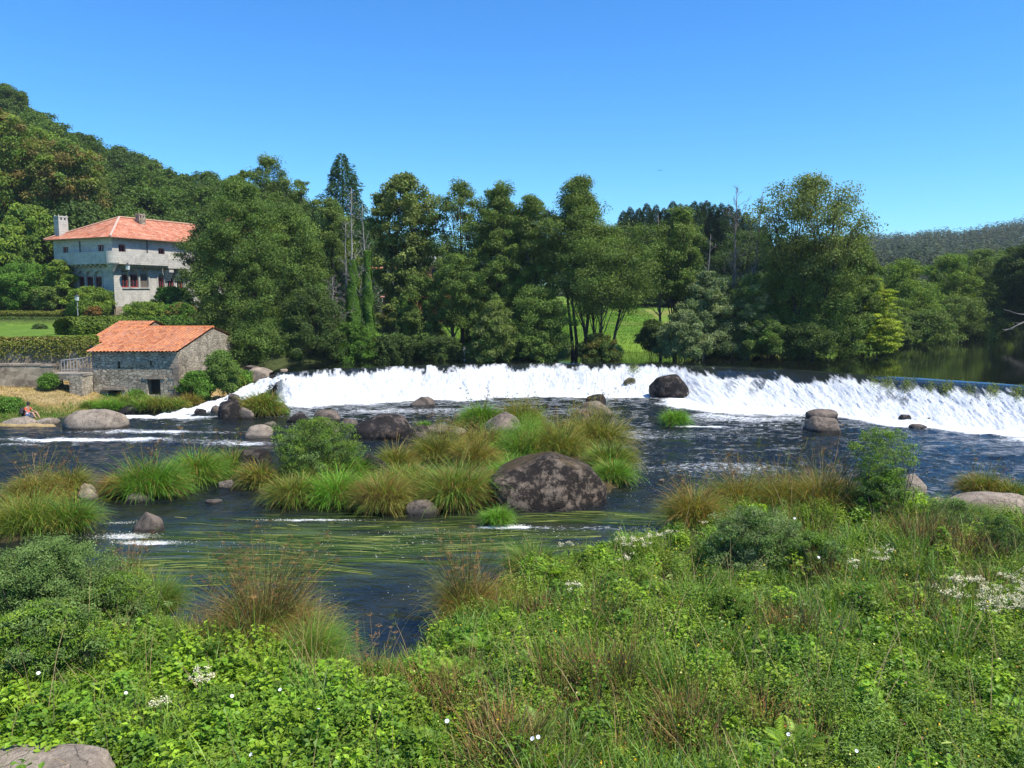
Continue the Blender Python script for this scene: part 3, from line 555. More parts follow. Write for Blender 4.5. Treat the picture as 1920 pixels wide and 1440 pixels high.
RK = [
 (1032, 956, 226, 104, M_RBIG, 'huge dark boulder blotched with tan lichen right of the grassy islet', dict(dep=.8, seed=4, big=True, rough=.075, flatk=.6)),
 (703, 823, 128, 44, M_RDARK, 'black wet boulder sloping down left behind the leafy islet bush', dict(dep=.7, seed=5, rough=.14, slope=.3)),
 (752, 808, 40, 26, M_RMID, 'grey brown rock leaning on the right end of the black boulder', dict(seed=6)),
 (775, 828, 62, 30, M_RDARK, 'low flat dark block between black boulder and grassy islet', dict(seed=8, flatk=.6, dep=.9)),
 (822, 812, 88, 14, M_RMID, 'low brown ledge rock just above the islet grass', dict(seed=9)),
 (862, 815, 28, 14, M_RPALE, 'small pale stone at the right end of the brown ledge', dict(seed=10)),
 (793, 763, 52, 20, M_RMID, 'split brown rock alone in front of the white fall', dict(seed=11, rough=.2)),
 (858, 787, 28, 12, M_RMID, 'small rounded rock left of the upper islet tussock', dict(seed=12)),
 (944, 812, 80, 38, M_RMID, 'speckled pale grey boulder among tussocks at top of islet', dict(seed=13, rough=.1)),
 (1122, 781, 82, 30, M_RMID, 'long sloping brown rock in midstream below the fall', dict(seed=14, flatk=.6, slope=-.5, dep=.6)),
 (1122, 756, 42, 18, M_RDARK, 'small rounded dark rock resting behind the long sloping rock', dict(seed=15, zb=.12, rough=.08)),
 (1092, 793, 46, 28, M_RMID, 'brown rock half hidden by olive tussock at islet corner', dict(seed=16)),
 (1258, 737, 70, 36, M_RDARK, 'large square rock inside the weir fall with water running over it', dict(seed=27, flatk=.6, dep=.75, rough=.1, n=50, zb=.4)),
 (1548, 786, 62, 18, M_RMID, 'flat brown rock behind the rounded rock near right fall', dict(seed=18)),
 (1554, 811, 74, 30, M_RMID, 'rounded brown rock in open water before the right fall', dict(seed=19, rough=.08)),
 (1701, 788, 26, 11, M_RDARK, 'small dark stone at foot of the right fall', dict(seed=20)),
 (1742, 789, 16, 7, M_RDARK, 'tiny dark stone right of another at the fall foot', dict(seed=21)),
 (1727, 803, 32, 8, M_RMID, 'very low reddish stone barely showing by right fall', dict(seed=22)),
 (556, 792, 50, 18, M_RDARK, 'dark flat rock at upper left of the leafy islet bush', dict(seed=61, flatk=.6)),
 (655, 800, 34, 16, M_RMID, 'small angular rock between grey wedge and black boulder', dict(seed=62)),
 (640, 878, 40, 18, M_RDARK, 'dark low rock between leafy bush and olive tussock', dict(seed=63)),
 (775, 870, 46, 14, M_RDARK, 'dark wet rock in the gap above the islet tussocks', dict(seed=64, flatk=.6)),
 (505, 800, 30, 10, M_RMID, 'low brown rock left of the dark flat rock', dict(seed=65)),
 (1023, 762, 14, 5, M_RDARK, 'tiny rock in foam under the middle fall', dict(seed=66)),
 (1182, 722, 26, 15, M_RMOSS, 'mossy stone poking out high on the weir face', dict(seed=24, zb=.6)),
 (478, 820, 64, 22, M_RPALE, 'pale flat topped rock left of the leafy islet bush', dict(seed=25, flatk=.6)),
 (612, 790, 52, 22, M_RMID, 'grey wedge rock above the leafy islet bush', dict(seed=26)),
 (598, 815, 76, 26, M_RMID, 'grey slab behind the leafy islet bush', dict(seed=27, flatk=.6)),
 (472, 892, 66, 52, M_RDARK, 'round dark boulder at left end of the islet', dict(seed=28, rough=.1)),
 (697, 905, 74, 56, M_RDARK, 'dark rock rising between two islet tussocks', dict(seed=29)),
 (424, 917, 42, 18, M_RPALE, 'small pale stone in calm water left of the islet', dict(seed=30)),
 (397, 941, 30, 5, M_RPALE, 'thin pale stone nearly covered by water', dict(seed=31)),
 (250, 943, 54, 18, M_RMID, 'grey stone under the paired green tussocks', dict(seed=32, slope=.4)),
 (157, 938, 54, 30, M_RPALE, 'pale sloping boulder at right end of the left tussocks', dict(seed=33, rough=.08, slope=-.4)),
 (270, 1001, 74, 42, M_RMID, 'smooth domed brown stone ringed by foam in near channel', dict(seed=34, rough=.08, slope=.3)),
 (788, 970, 62, 32, M_RMID, 'rounded grey stone in front of the rooty brown tussock', dict(seed=35, rough=.08, slope=-.3)),
 (1240, 904, 13, 7, M_RPALE, 'tiny white stone alone in the blue channel', dict(seed=36)),
 (166, 804, 116, 35, M_RPALE, 'large smooth pale boulder on the left shore beside the bather', dict(seed=37, rough=.06, dep=.6, n=50)),
 (32, 799, 74, 17, M_RPALE, 'flat pale slab the seated person rests on', dict(seed=38, flatk=.6, rough=.08, dep=.7)),
 (76, 798, 44, 15, M_RPALE, 'low pale slab beside the seated person feet', dict(seed=39, flatk=.6)),
 (424, 788, 42, 40, M_RDARK, 'jagged dark rock at foot of the left rapids', dict(seed=40, rough=.22)),
 (455, 786, 42, 24, M_RMID, 'brown rock right of the jagged dark rock', dict(seed=41)),
 (522, 774, 36, 20, M_RMID, 'brown rock between rapids tussock and the fall', dict(seed=42)),
 (372, 777, 26, 12, M_RDARK, 'small dark rock in the middle of rapids', dict(seed=43)),
 (402, 775, 20, 16, M_RMID, 'small brown rock upstream in the rapids', dict(seed=44)),
 (436, 752, 26, 14, M_RDARK, 'dark rock breaking the upper rapids', dict(seed=45, zb=.5)),
 (243, 776, 50, 16, M_RDARK, 'dark shore stones in front of the mill grass', dict(seed=46)),
 (338, 762, 30, 12, M_RMID, 'low brown shore stone under mill ferns', dict(seed=47, zb=.1)),
 (532, 716, 30, 18, M_RDARK, 'dark boulder wedged at the left end of weir', dict(seed=48, zb=1.2)),
 (530, 703, 20, 12, M_RPALE, 'tan stone stacked on the boulder at weir end', dict(seed=49, zb=1.75)),
 (484, 703, 56, 14, M_RPALE, 'flat tan slab between mill and weir', dict(seed=50, zb=1.7, flatk=.6)),
 (468, 692, 34, 7, M_RMID, 'thin slab behind the tan slab near mill', dict(seed=51, zb=2.1, flatk=.6)),
 (1718, 950, 52, 62, M_RPALE, 'upright pale boulder behind the bank sapling', dict(seed=52, flatk=.6, rough=.08)),
 (1762, 966, 46, 34, M_RPALE, 'pale block between sapling boulder and large slab', dict(seed=53, rough=.1)),
 (1880, 985, 190, 58, M_RPALE, 'large smooth pale slab at right edge of the bank', dict(seed=54, rough=.06, dep=.5, n=50)),
 (630, 1262, 60, 14, M_RPALE, 'flat pale stone by the water between two fore tussocks', dict(seed=55, flatk=.6, zb=.1)),
]
for px, py, w, h, m_, lb, kw in RK: rock(px, py, w, h, m_, lb, **kw)

# ------------------------------------------------------------------ grass tussocks
GR = np.array([[.055, .11, .018], [.08, .15, .022], [.10, .17, .035]]); BRIGHT = np.array([[.085, .20, .025], [.11, .24, .03]])
OLV = np.array([[.13, .145, .035], [.17, .16, .045], [.10, .13, .03]]); BRN = np.array([[.24, .13, .045], [.30, .18, .07], [.16, .085, .035]])
DRY = np.array([[.28, .21, .10], [.2, .14, .06]])
def pick(r, pal, n, j=0.25): return pal[r.integers(0, len(pal), n)] * r.uniform(1 - j, 1 + j, (n, 1))
def tussock(px, py, w, h, style, label, seed, group='grass tussocks in the river', zb=None, nb=None, skirt=0.0, umb=0, fine=1.0, leafy=0.0, cat='tussock', name='grass_tussock'):
    r = np.random.default_rng(seed * 13 + 1); c = P(px, py, 0.08 if zb is None else zb); k = c[1] / FPX
    c = c + [0, w * k * 0.3, 0]; R = w * k / 2; H_ = h * k
    top = thing(name, label, cat, (c[0], c[1], c[2]), group)
    A = R * R * 4; n = nb or int(1700 + 900 * A); n = min(n, 5200)
    pal = {'g': GR, 'b': BRIGHT, 'o': OLV, 'm': np.concatenate([GR, OLV]), 'r': np.concatenate([BRN * .85, OLV, OLV, GR]), 'gb': np.concatenate([GR, BRIGHT])}[style]
    ns_ = max(7, int(9 + 10 * min(A, 3))); ta = r.uniform(0, 2 * pi, ns_); tr = np.sqrt(r.random(ns_)) * R * .62; tr[0] = 0
    tc = np.stack([np.cos(ta) * tr, np.sin(ta) * tr * .85, 0 * ta], 1); th_ = r.uniform(.62, 1.12, ns_) * (1.05 - .35 * (tr / R)); tcol = pick(r, pal, ns_, .3)
    brn = r.random(ns_) < (.10 + .35 * skirt); tcol[brn] = pick(r, np.concatenate([BRN, DRY, OLV]), int(brn.sum()))
    n = int(n * .75); ti = r.integers(0, ns_, n); a0 = r.uniform(0, 2 * pi, n); rr = np.sqrt(r.random(n)) * R * .13
    base = tc[ti] + np.stack([np.cos(a0) * rr, np.sin(a0) * rr, r.uniform(-.1, .04, n)], 1)
    out = np.stack([np.cos(a0), np.sin(a0)], 1) * .8 + tc[ti][:, :2] / R * 1.5 + r.normal(0, .35, (n, 2)); az = np.arctan2(out[:, 1], out[:, 0])
    el = np.radians(np.clip(86 - 26 * np.hypot(out[:, 0], out[:, 1]) + r.normal(0, 10, n), 12, 92))
    L = np.hypot(H_, R * .45) * np.clip(r.normal(.86, .17, n), .35, 1.25) * th_[ti]
    cj = r.uniform(.65, 1.4, (n, 1)); dead = r.random(n) < .07; cb = tcol[ti] * cj; cb[dead] = pick(r, DRY, int(dead.sum()))
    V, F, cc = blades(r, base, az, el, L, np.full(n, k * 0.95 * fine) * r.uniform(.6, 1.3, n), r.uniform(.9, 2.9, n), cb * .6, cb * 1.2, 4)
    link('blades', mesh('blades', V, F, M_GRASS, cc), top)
    if skirt:
        n2 = int(n * skirt); a0 = r.uniform(0, 2 * pi, n2); rr = np.sqrt(r.random(n2)) * R * .65
        base = np.stack([np.cos(a0) * rr, np.sin(a0) * rr * .9, r.uniform(0, H_ * .35, n2)], 1)
        V, F, cc = blades(r, base, a0 + r.normal(0, .6, n2), r.normal(.35, .4, n2), r.uniform(.3, .75, n2) * R * 1.15, np.full(n2, k * .65 * fine), r.uniform(.8, 2.4, n2), pick(r, BRN, n2), pick(r, BRN, n2) * 1.1, 3)
        link('dead_leaves', mesh('dead_leaves', V, F, M_TWIG, cc), top)
    if leafy:
        n3 = int(n * leafy); cl = r.normal(0, 1, (26, 3)) * [R * .5, R * .42, H_ * .22] + [0, 0, H_ * .68]; ci = r.integers(0, 26, n3)
        p = cl[ci] + r.normal(0, 1, (n3, 3)) * R * .13
        V, F, cc = leaves(r, p, r.normal(0, .6, (n3, 3)) + [.3, -.3, .9], np.full(n3, k * 2.0) * r.uniform(.6, 1.3, n3), pick(r, pal, n3), .5)
        link('leaves', mesh('leaves', V, F, M_HERB, cc), top)
    if umb:
        B = MB()
        for q in range(umb):
            a = r.uniform(0, 2 * pi); L_ = H_ * r.uniform(.9, 1.45); t = np.linspace(0, 1, 5); s = r.uniform(.1, .55) * R * 1.7
            pts = np.stack([np.cos(a) * (R * .2 + s * t ** 1.5), np.sin(a) * (R * .2 + s * t ** 1.5), L_ * (t - .12 * t ** 2)], 1)
            col = pick(r, np.concatenate([OLV, BRN]), 1)[0]
            B.tube(pts, np.linspace(.006, .003, 5) * (k * 90), 3, col, False)
            for _ in range(r.integers(1, 4)):
                i = r.integers(2, 5); p0 = pts[i]; d = unit(r.normal(0, 1, 3) + [0, 0, 1.2]); p1 = p0 + d * r.uniform(.05, .22) * H_
                B.tube([p0, (p0 + p1) / 2 + r.normal(0, .01, 3), p1], .003 * (k * 90), 3, col, False)
                m = 13; th = r.uniform(0, 2 * pi, m); rad = r.uniform(.045, .085) * (k * 90) ** .5
                for e in th:
                    rq = rad * r.uniform(.4, 1); t1 = p1 + [np.cos(e) * rq, np.sin(e) * rq, r.uniform(.3, .8) * rad]; B.tube([p1, t1], .0016 * (k * 90), 3, col, False)
                    ss = .010 * (k * 90) ** .5
                    B.add(t1 + np.array([[-ss, 0, 0], [0, -ss, ss * .5], [ss, 0, 0], [0, ss, ss * .5]]), [[0, 1, 2, 3]], col * r.uniform(.8, 1.3))
        link('seed_stalks', B.build('seed_stalks', M_TWIG), top)
    return top
TK = [
 (52, 945, 118, 78, 'r', 'brown topped tussock at back of the left islet', dict(skirt=.3, umb=25)),
 (122, 930, 56, 74, 'o', 'narrow olive tussock at right back of left islet', dict(umb=14)),
 (30, 1005, 150, 100, 'm', 'wide leafy green tussock at the left edge of water', dict(leafy=.8)),
 (112, 995, 96, 82, 'gb', 'bright green drooping tussock on front of left islet', dict()),
 (206, 925, 48, 44, 'r', 'small rusty tussock left of the green pair', dict(skirt=.5)),
 (262, 932, 118, 100, 'gb', 'large green tussock with yellow top in left channel', dict(umb=16)),
 (358, 905, 84, 78, 'gb', 'green tussock right of the large one in left channel', dict(umb=10)),
 (430, 888, 62, 60, 'm', 'olive green tussock leaning on the round dark boulder', dict(umb=8)),
 (484, 912, 62, 62, 'r', 'rusty tussock in front of the round dark boulder', dict(skirt=.5)),
 (546, 945, 92, 74, 'm', 'tussock with brown skirt at lower left of islet', dict(skirt=.6)),
 (622, 946, 92, 82, 'b', 'bright green fountain tussock at lower left of islet', dict()),
 (648, 905, 66, 78, 'gb', 'green tussock under the leafy islet bush', dict()),
 (712, 958, 104, 96, 'r', 'brown and green tussock left of the rooty one', dict(skirt=.8)),
 (752, 925, 84, 80, 'g', 'dark green tussock in the middle of islet', dict(skirt=.2)),
 (738, 880, 70, 54, 'o', 'yellow olive tussock behind the dark rock pair', dict(umb=8)),
 (852, 950, 112, 118, 'g', 'tall green tussock on thick brown dead roots', dict(skirt=.9)),
 (825, 868, 106, 70, 'o', 'yellow green mound at upper left of grassy islet', dict(umb=14, leafy=1.2)),
 (885, 880, 92, 66, 'r', 'rusty brown mound at centre of grassy islet', dict(umb=12, skirt=.3, leafy=.8)),
 (900, 800, 64, 54, 'gb', 'green tussock at the very top of islet', dict(umb=6)),
 (975, 798, 92, 46, 'o', 'olive tussock right of the speckled boulder', dict(umb=14, leafy=.8)),
 (985, 862, 112, 74, 'gb', 'leafy green clump at centre right of islet', dict(leafy=1.6)),
 (960, 905, 90, 60, 'gb', 'green grass clump just left of the huge boulder', dict()),
 (918, 925, 60, 60, 'r', 'rusty fringe at left foot of the huge boulder', dict(skirt=.6)),
 (1050, 862, 112, 74, 'o', 'olive brown clump behind the huge boulder', dict(umb=20, leafy=1.0)),
 (1120, 845, 118, 84, 'o', 'tall olive tussock with brown tips at islet right', dict(umb=30, leafy=1.0)),
 (1150, 880, 84, 66, 'm', 'green brown tussock at the right tip of islet', dict(umb=8)),
 (1148, 905, 70, 60, 'gb', 'bright green fringe right of the huge boulder', dict()),
 (1085, 830, 80, 50, 'm', 'green brown tussock between long sloping rock and huge boulder', dict(umb=10)),
 (905, 845, 80, 56, 'o', 'yellow green tussock in front of the speckled boulder', dict(umb=10)),
 (1010, 832, 90, 50, 'gb', 'green tussock behind the leafy clump at centre right', dict(leafy=.5)),
 (790, 940, 70, 80, 'r', 'brown tussock between dark green and rooty tussocks', dict(skirt=.7)),
 (560, 905, 80, 60, 'm', 'tussock at the left foot of the leafy islet bush', dict(leafy=.4)),
 (928, 982, 58, 50, 'b', 'small round bright green tussock alone before the huge boulder', dict(fine=.8)),
 (1268, 797, 46, 38, 'b', 'round bright green tussock alone below the weir', dict(fine=.8)),
 (793, 800, 34, 14, 'b', 'tiny bright green tuft beside the black boulder', dict(nb=500)),
 (488, 778, 58, 62, 'm', 'tall green tussock with rusty base beside the rapids', dict(skirt=.5)),
 (527, 775, 28, 20, 'gb', 'small green tuft between rapids and fall', dict(nb=500)),
 (436, 775, 26, 20, 'm', 'small green tuft on jagged dark rock', dict(nb=400)),
 (1858, 935, 90, 62, 'r', 'brown green tussock on the right bank slab', dict(umb=8)),
 (1905, 940, 60, 50, 'm', 'olive tussock cut by the right edge of view', dict(umb=5)),
]
for i, (px, py, w, h, s_, lb, kw) in enumerate(TK): tussock(px, py, w * 1.0, h * 1.0, s_, lb, i + 1, **kw)
FK = [
 (470, 1240, 260, 170, 'r', 'large rusty tussock with umbel seed heads by the water', dict(umb=190, zb=.35, fine=.7, nb=5200, skirt=.6)),
 (575, 1265, 110, 130, 'gb', 'green drooping tussock right of the large rusty one', dict(zb=.3, fine=.6, nb=4200)),
 (700, 1330, 120, 120, 'm', 'fine grey green tussock with dry umbels at centre front', dict(umb=14, zb=.35, fine=.5, nb=4000)),
 (872, 1170, 130, 125, 'r', 'rusty umbel clump at left tip of the right bank', dict(umb=70, zb=.3, fine=.6, skirt=.4)),
 (270, 1160, 120, 110, 'g', 'soft green tussock right of the grey leaved shrub', dict(zb=.3, fine=.6, nb=4200)),
 (225, 1125, 110, 90, 'r', 'orange brown stalks above the grey leaved shrub', dict(umb=30, zb=.3, fine=.6)),
 (1000, 1085, 130, 80, 'g', 'fine green grass tuft hanging over the near channel', dict(zb=.3, fine=.6, nb=4000)),
 (1305, 988, 110, 95, 'r', 'orange tipped tussock at far tip of right bank', dict(zb=.45, umb=20, fine=.8, leafy=.5)),
 (1400, 962, 130, 92, 'r', 'rusty heath like clump along far edge of bank', dict(zb=.4, umb=20, fine=.8, leafy=.4)),
 (1560, 975, 150, 122, 'r', 'vivid rust orange clump left of the sapling', dict(zb=.4, umb=26, fine=.8)),
 (1480, 968, 120, 105, 'o', 'yellow green clump between rust coloured clumps', dict(zb=.4, umb=16, fine=.8)),
 (880, 1330, 120, 90, 'g', 'dark grass tuft beneath the fern on the bank', dict(zb=.5, fine=.5)),
]
for i, (px, py, w, h, s_, lb, kw) in enumerate(FK): tussock(px, py, w, h, s_, lb, i + 60, group='tussocks and clumps on the near bank', **kw)

# ------------------------------------------------------------------ trees
ALD = np.array([[.078, .126, .036], [.096, .146, .044], [.068, .112, .034]])
ALD2 = np.array([[.088, .130, .038], [.105, .142, .048], [.074, .116, .034]])
LIM = np.array([[.10, .155, .03], [.13, .18, .035], [.075, .125, .028]])
SIL = np.array([[.13, .17, .11], [.10, .14, .085], [.16, .19, .13]])
POP = np.array([[.11, .14, .05], [.13, .16, .07], [.09, .12, .04]])
YEL = np.array([[.21, .26, .035], [.17, .22, .03], [.24, .28, .05]])
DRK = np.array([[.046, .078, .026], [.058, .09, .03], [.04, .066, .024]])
CON = np.array([[.020, .042, .026], [.028, .05, .03], [.018, .036, .02]])
CHB = np.array([[.13, .11, .045], [.095, .115, .035], [.14, .10, .045]])
IVY = np.array([[.06, .13, .02], [.08, .16, .03], [.045, .09, .015]])
HIL = np.array([[.068, .115, .026], [.055, .096, .024], [.082, .122, .034]])
EUC = np.array([[.030, .046, .030], [.024, .038, .026], [.038, .052, .032]])
PROF = {
 'round': lambda t: np.sqrt(np.clip(1 - ((t - .48) / .54) ** 2, 0.02, 1)),
 'tall': lambda t: np.clip(np.sqrt(np.clip(1 - ((t - .38) / .66) ** 2, 0.02, 1)) * (1 - .25 * t), .1, 1),
 'bush': lambda t: np.sqrt(np.clip(1 - (t / 1.04) ** 2.4, 0.02, 1)),
 'spire': lambda t: np.where(t < .35, .75 + .7 * t, 1.0 - (t - .35) ** .9 * 1.35).clip(.12, 1),
 'col': lambda t: np.sqrt(np.clip(1 - ((t - .45) / .6) ** 4, .05, 1)),
 'vase': lambda t: (0.45 + .75 * t) * np.sqrt(np.clip(1 - (np.clip(t - .6, 0, 1) / .43) ** 2, .03, 1)),
}
def tree_meshes(seed, H, R, z0, prof='round', pal=ALD, nb=16, nc=9, nl=130, leaf=.2, cr=None, trunk=.22, nt=1, lean=0.0, hfan=.35, airy=False, asp=.6, fl=.85, barkc=(.085, .07, .055), ry=None, pal2=None, trunkless=False, bob=.30):
    r = np.random.default_rng(seed); pf = PROF[prof]; ry = ry or R
    cr = cr or max(.34, R * .185)
    t = (np.arange(nb) + r.random(nb)) / nb; ga = np.arange(nb) * 2.39996 + r.uniform(0, 6)
    rad = pf(t); q = np.where(t > .88, r.uniform(0, .4, nb), r.uniform(.42, .9, nb))
    bc = np.stack([np.cos(ga) * rad * R * q, np.sin(ga) * rad * ry * q, z0 + (H - z0) * (t * .93 + .02)], 1)
    bc[:, 0] += lean * (bc[:, 2] / H) ** 1.3
    br = R * bob * r.uniform(.7, 1.35, nb) * (.5 + .6 * rad)
    dirs = unit(r.normal(size=(nb, nc, 3))); rr = r.random((nb, nc, 1)) ** .45
    cc_ = bc[:, None] + dirs * rr * br[:, None, None] * [1.25, 1.25, .95]; cc_ = cc_.reshape(-1, 3)
    cc_[:, 2] = np.clip(cc_[:, 2], z0 * .9, H - cr * .4)
    m = len(cc_); crr = cr * r.uniform(.6, 1.35, m)
    N = m * nl; ci = np.repeat(np.arange(m), nl)
    d = unit(r.normal(size=(N, 3)) + [0, 0, .25]); rad_ = r.random(N) ** .38
    p = cc_[ci] + d * (rad_ * crr[ci])[:, None] * [1.2, 1.2, fl] * (.75 + .5 * r.random((N, 1)))
    nrm = d * .6 + [.12, -.1, .38] + r.normal(0, .55, (N, 3))
    cb = pick(r, pal, m, .22)
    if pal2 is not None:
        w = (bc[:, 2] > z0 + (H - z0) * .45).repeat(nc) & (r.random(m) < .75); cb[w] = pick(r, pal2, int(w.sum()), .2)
    col = cb[ci] * r.uniform(.72, 1.3, (N, 1))
    V, F, cc = leaves(r, p, nrm, leaf * r.uniform(.65, 1.35, N), col, asp)
    crown = mesh('crown', V, F, M_LEAF, cc)
    if trunkless: return crown, None
    B = MB(); tops = []
    bk = np.array(barkc)
    for k in range(nt):
        a = k * 2 * pi / max(nt, 1) + r.uniform(-.4, .4); s = 0 if nt == 1 else 1
        tt = np.linspace(0, 1, 8); hz = (H * .80 if nt == 1 else H * .7)
        pts = np.stack([np.cos(a) * s * (.15 * nt + hfan * R * tt ** 1.1) + lean * (tt * .8) ** 1.3 + r.normal(0, .04 * H / 10, 8) * (tt > 0), np.sin(a) * s * (.15 * nt + hfan * ry * tt ** 1.1) + r.normal(0, .04 * H / 10, 8) * (tt > 0), -.4 + (hz + .4) * tt], 1)
        B.tube(pts, trunk * (1 - .82 * tt) * (1 + .35 * np.exp(-tt * 14)), 8, bk); tops.append(pts)
    for i in range(nb):
        T_ = tops[int(np.argmin([np.hypot(*(q[5, :2] - bc[i, :2])) for q in tops]))]
        zz = max(z0 * .55, bc[i, 2] * .62 - .3); f = np.clip(zz / (T_[-1, 2] + .4), 0.02, .97) * 7; k = int(f); p0 = T_[k] + (T_[min(k + 1, 7)] - T_[k]) * (f - k)
        mid = (p0 + bc[i]) / 2 + [0, 0, -.08 * np.linalg.norm(bc[i] - p0)] + r.normal(0, .12, 3) * .5
        r0 = trunk * .42 * (1 - .6 * f / 7)
        B.tube([p0, (p0 * .6 + mid * .4) + r.normal(0, .05, 3), mid, (mid + bc[i]) / 2, bc[i]], np.array([r0, r0 * .8, r0 * .6, r0 * .45, r0 * .3]), 5, bk, False)
        for j in range(0, nc, 1 if airy else 3):
            e = cc_[i * nc + j]; B.tube([mid * .4 + bc[i] * .6, (bc[i] + e) / 2 + r.normal(0, .06, 3), e], [r0 * .35, r0 * .22, .012], 3, bk, False)
    return crown, B.build('trunk', M_BARK, True)
def place(name, label, cat, loc, ms, group=None, rot=0.0, sc=1.0, parts=('crown', 'trunk')):
    o = thing(name, label, cat, loc, group); o.rotation_euler[2] = rot; o.scale = (sc, sc, sc)
    for nme, me in zip(parts, ms):
        if me is not None: link(nme, me, o)
    return o
def tree(name, label, px, Y, top, hw, bot, cat='tree', group='trees along the far bank', seed=1, sink=0.2, **kw):
    """px: middle; Y: distance; top/bot: crown top and crown bottom in photo pixels; hw: half width"""
    a = at(px, 600, Y); x = a[0]; z = gz(x, Y) - sink; R = hw * mpp(Y) * .93; H = max(at(px, top, Y)[2] - z, .4); z0 = min(max(at(px, bot, Y)[2] - z, .1), H * .6)
    kw.setdefault('leaf', .165 * Y / 80)
    ar = (H - z0) * R * 2; kw.setdefault('nb', int(np.clip(ar / 5.0, 12, 34)))
    if not kw.get('airy'): kw['nb'] = int(kw['nb'] * 1.15); kw.setdefault('nc', 13); kw.setdefault('bob', .36)
    else: kw.setdefault('nc', 10)
    kw.setdefault('nl', 165)
    return place(name, label, cat, (x, Y, z), tree_meshes(seed, H, R, z0, **kw), group)
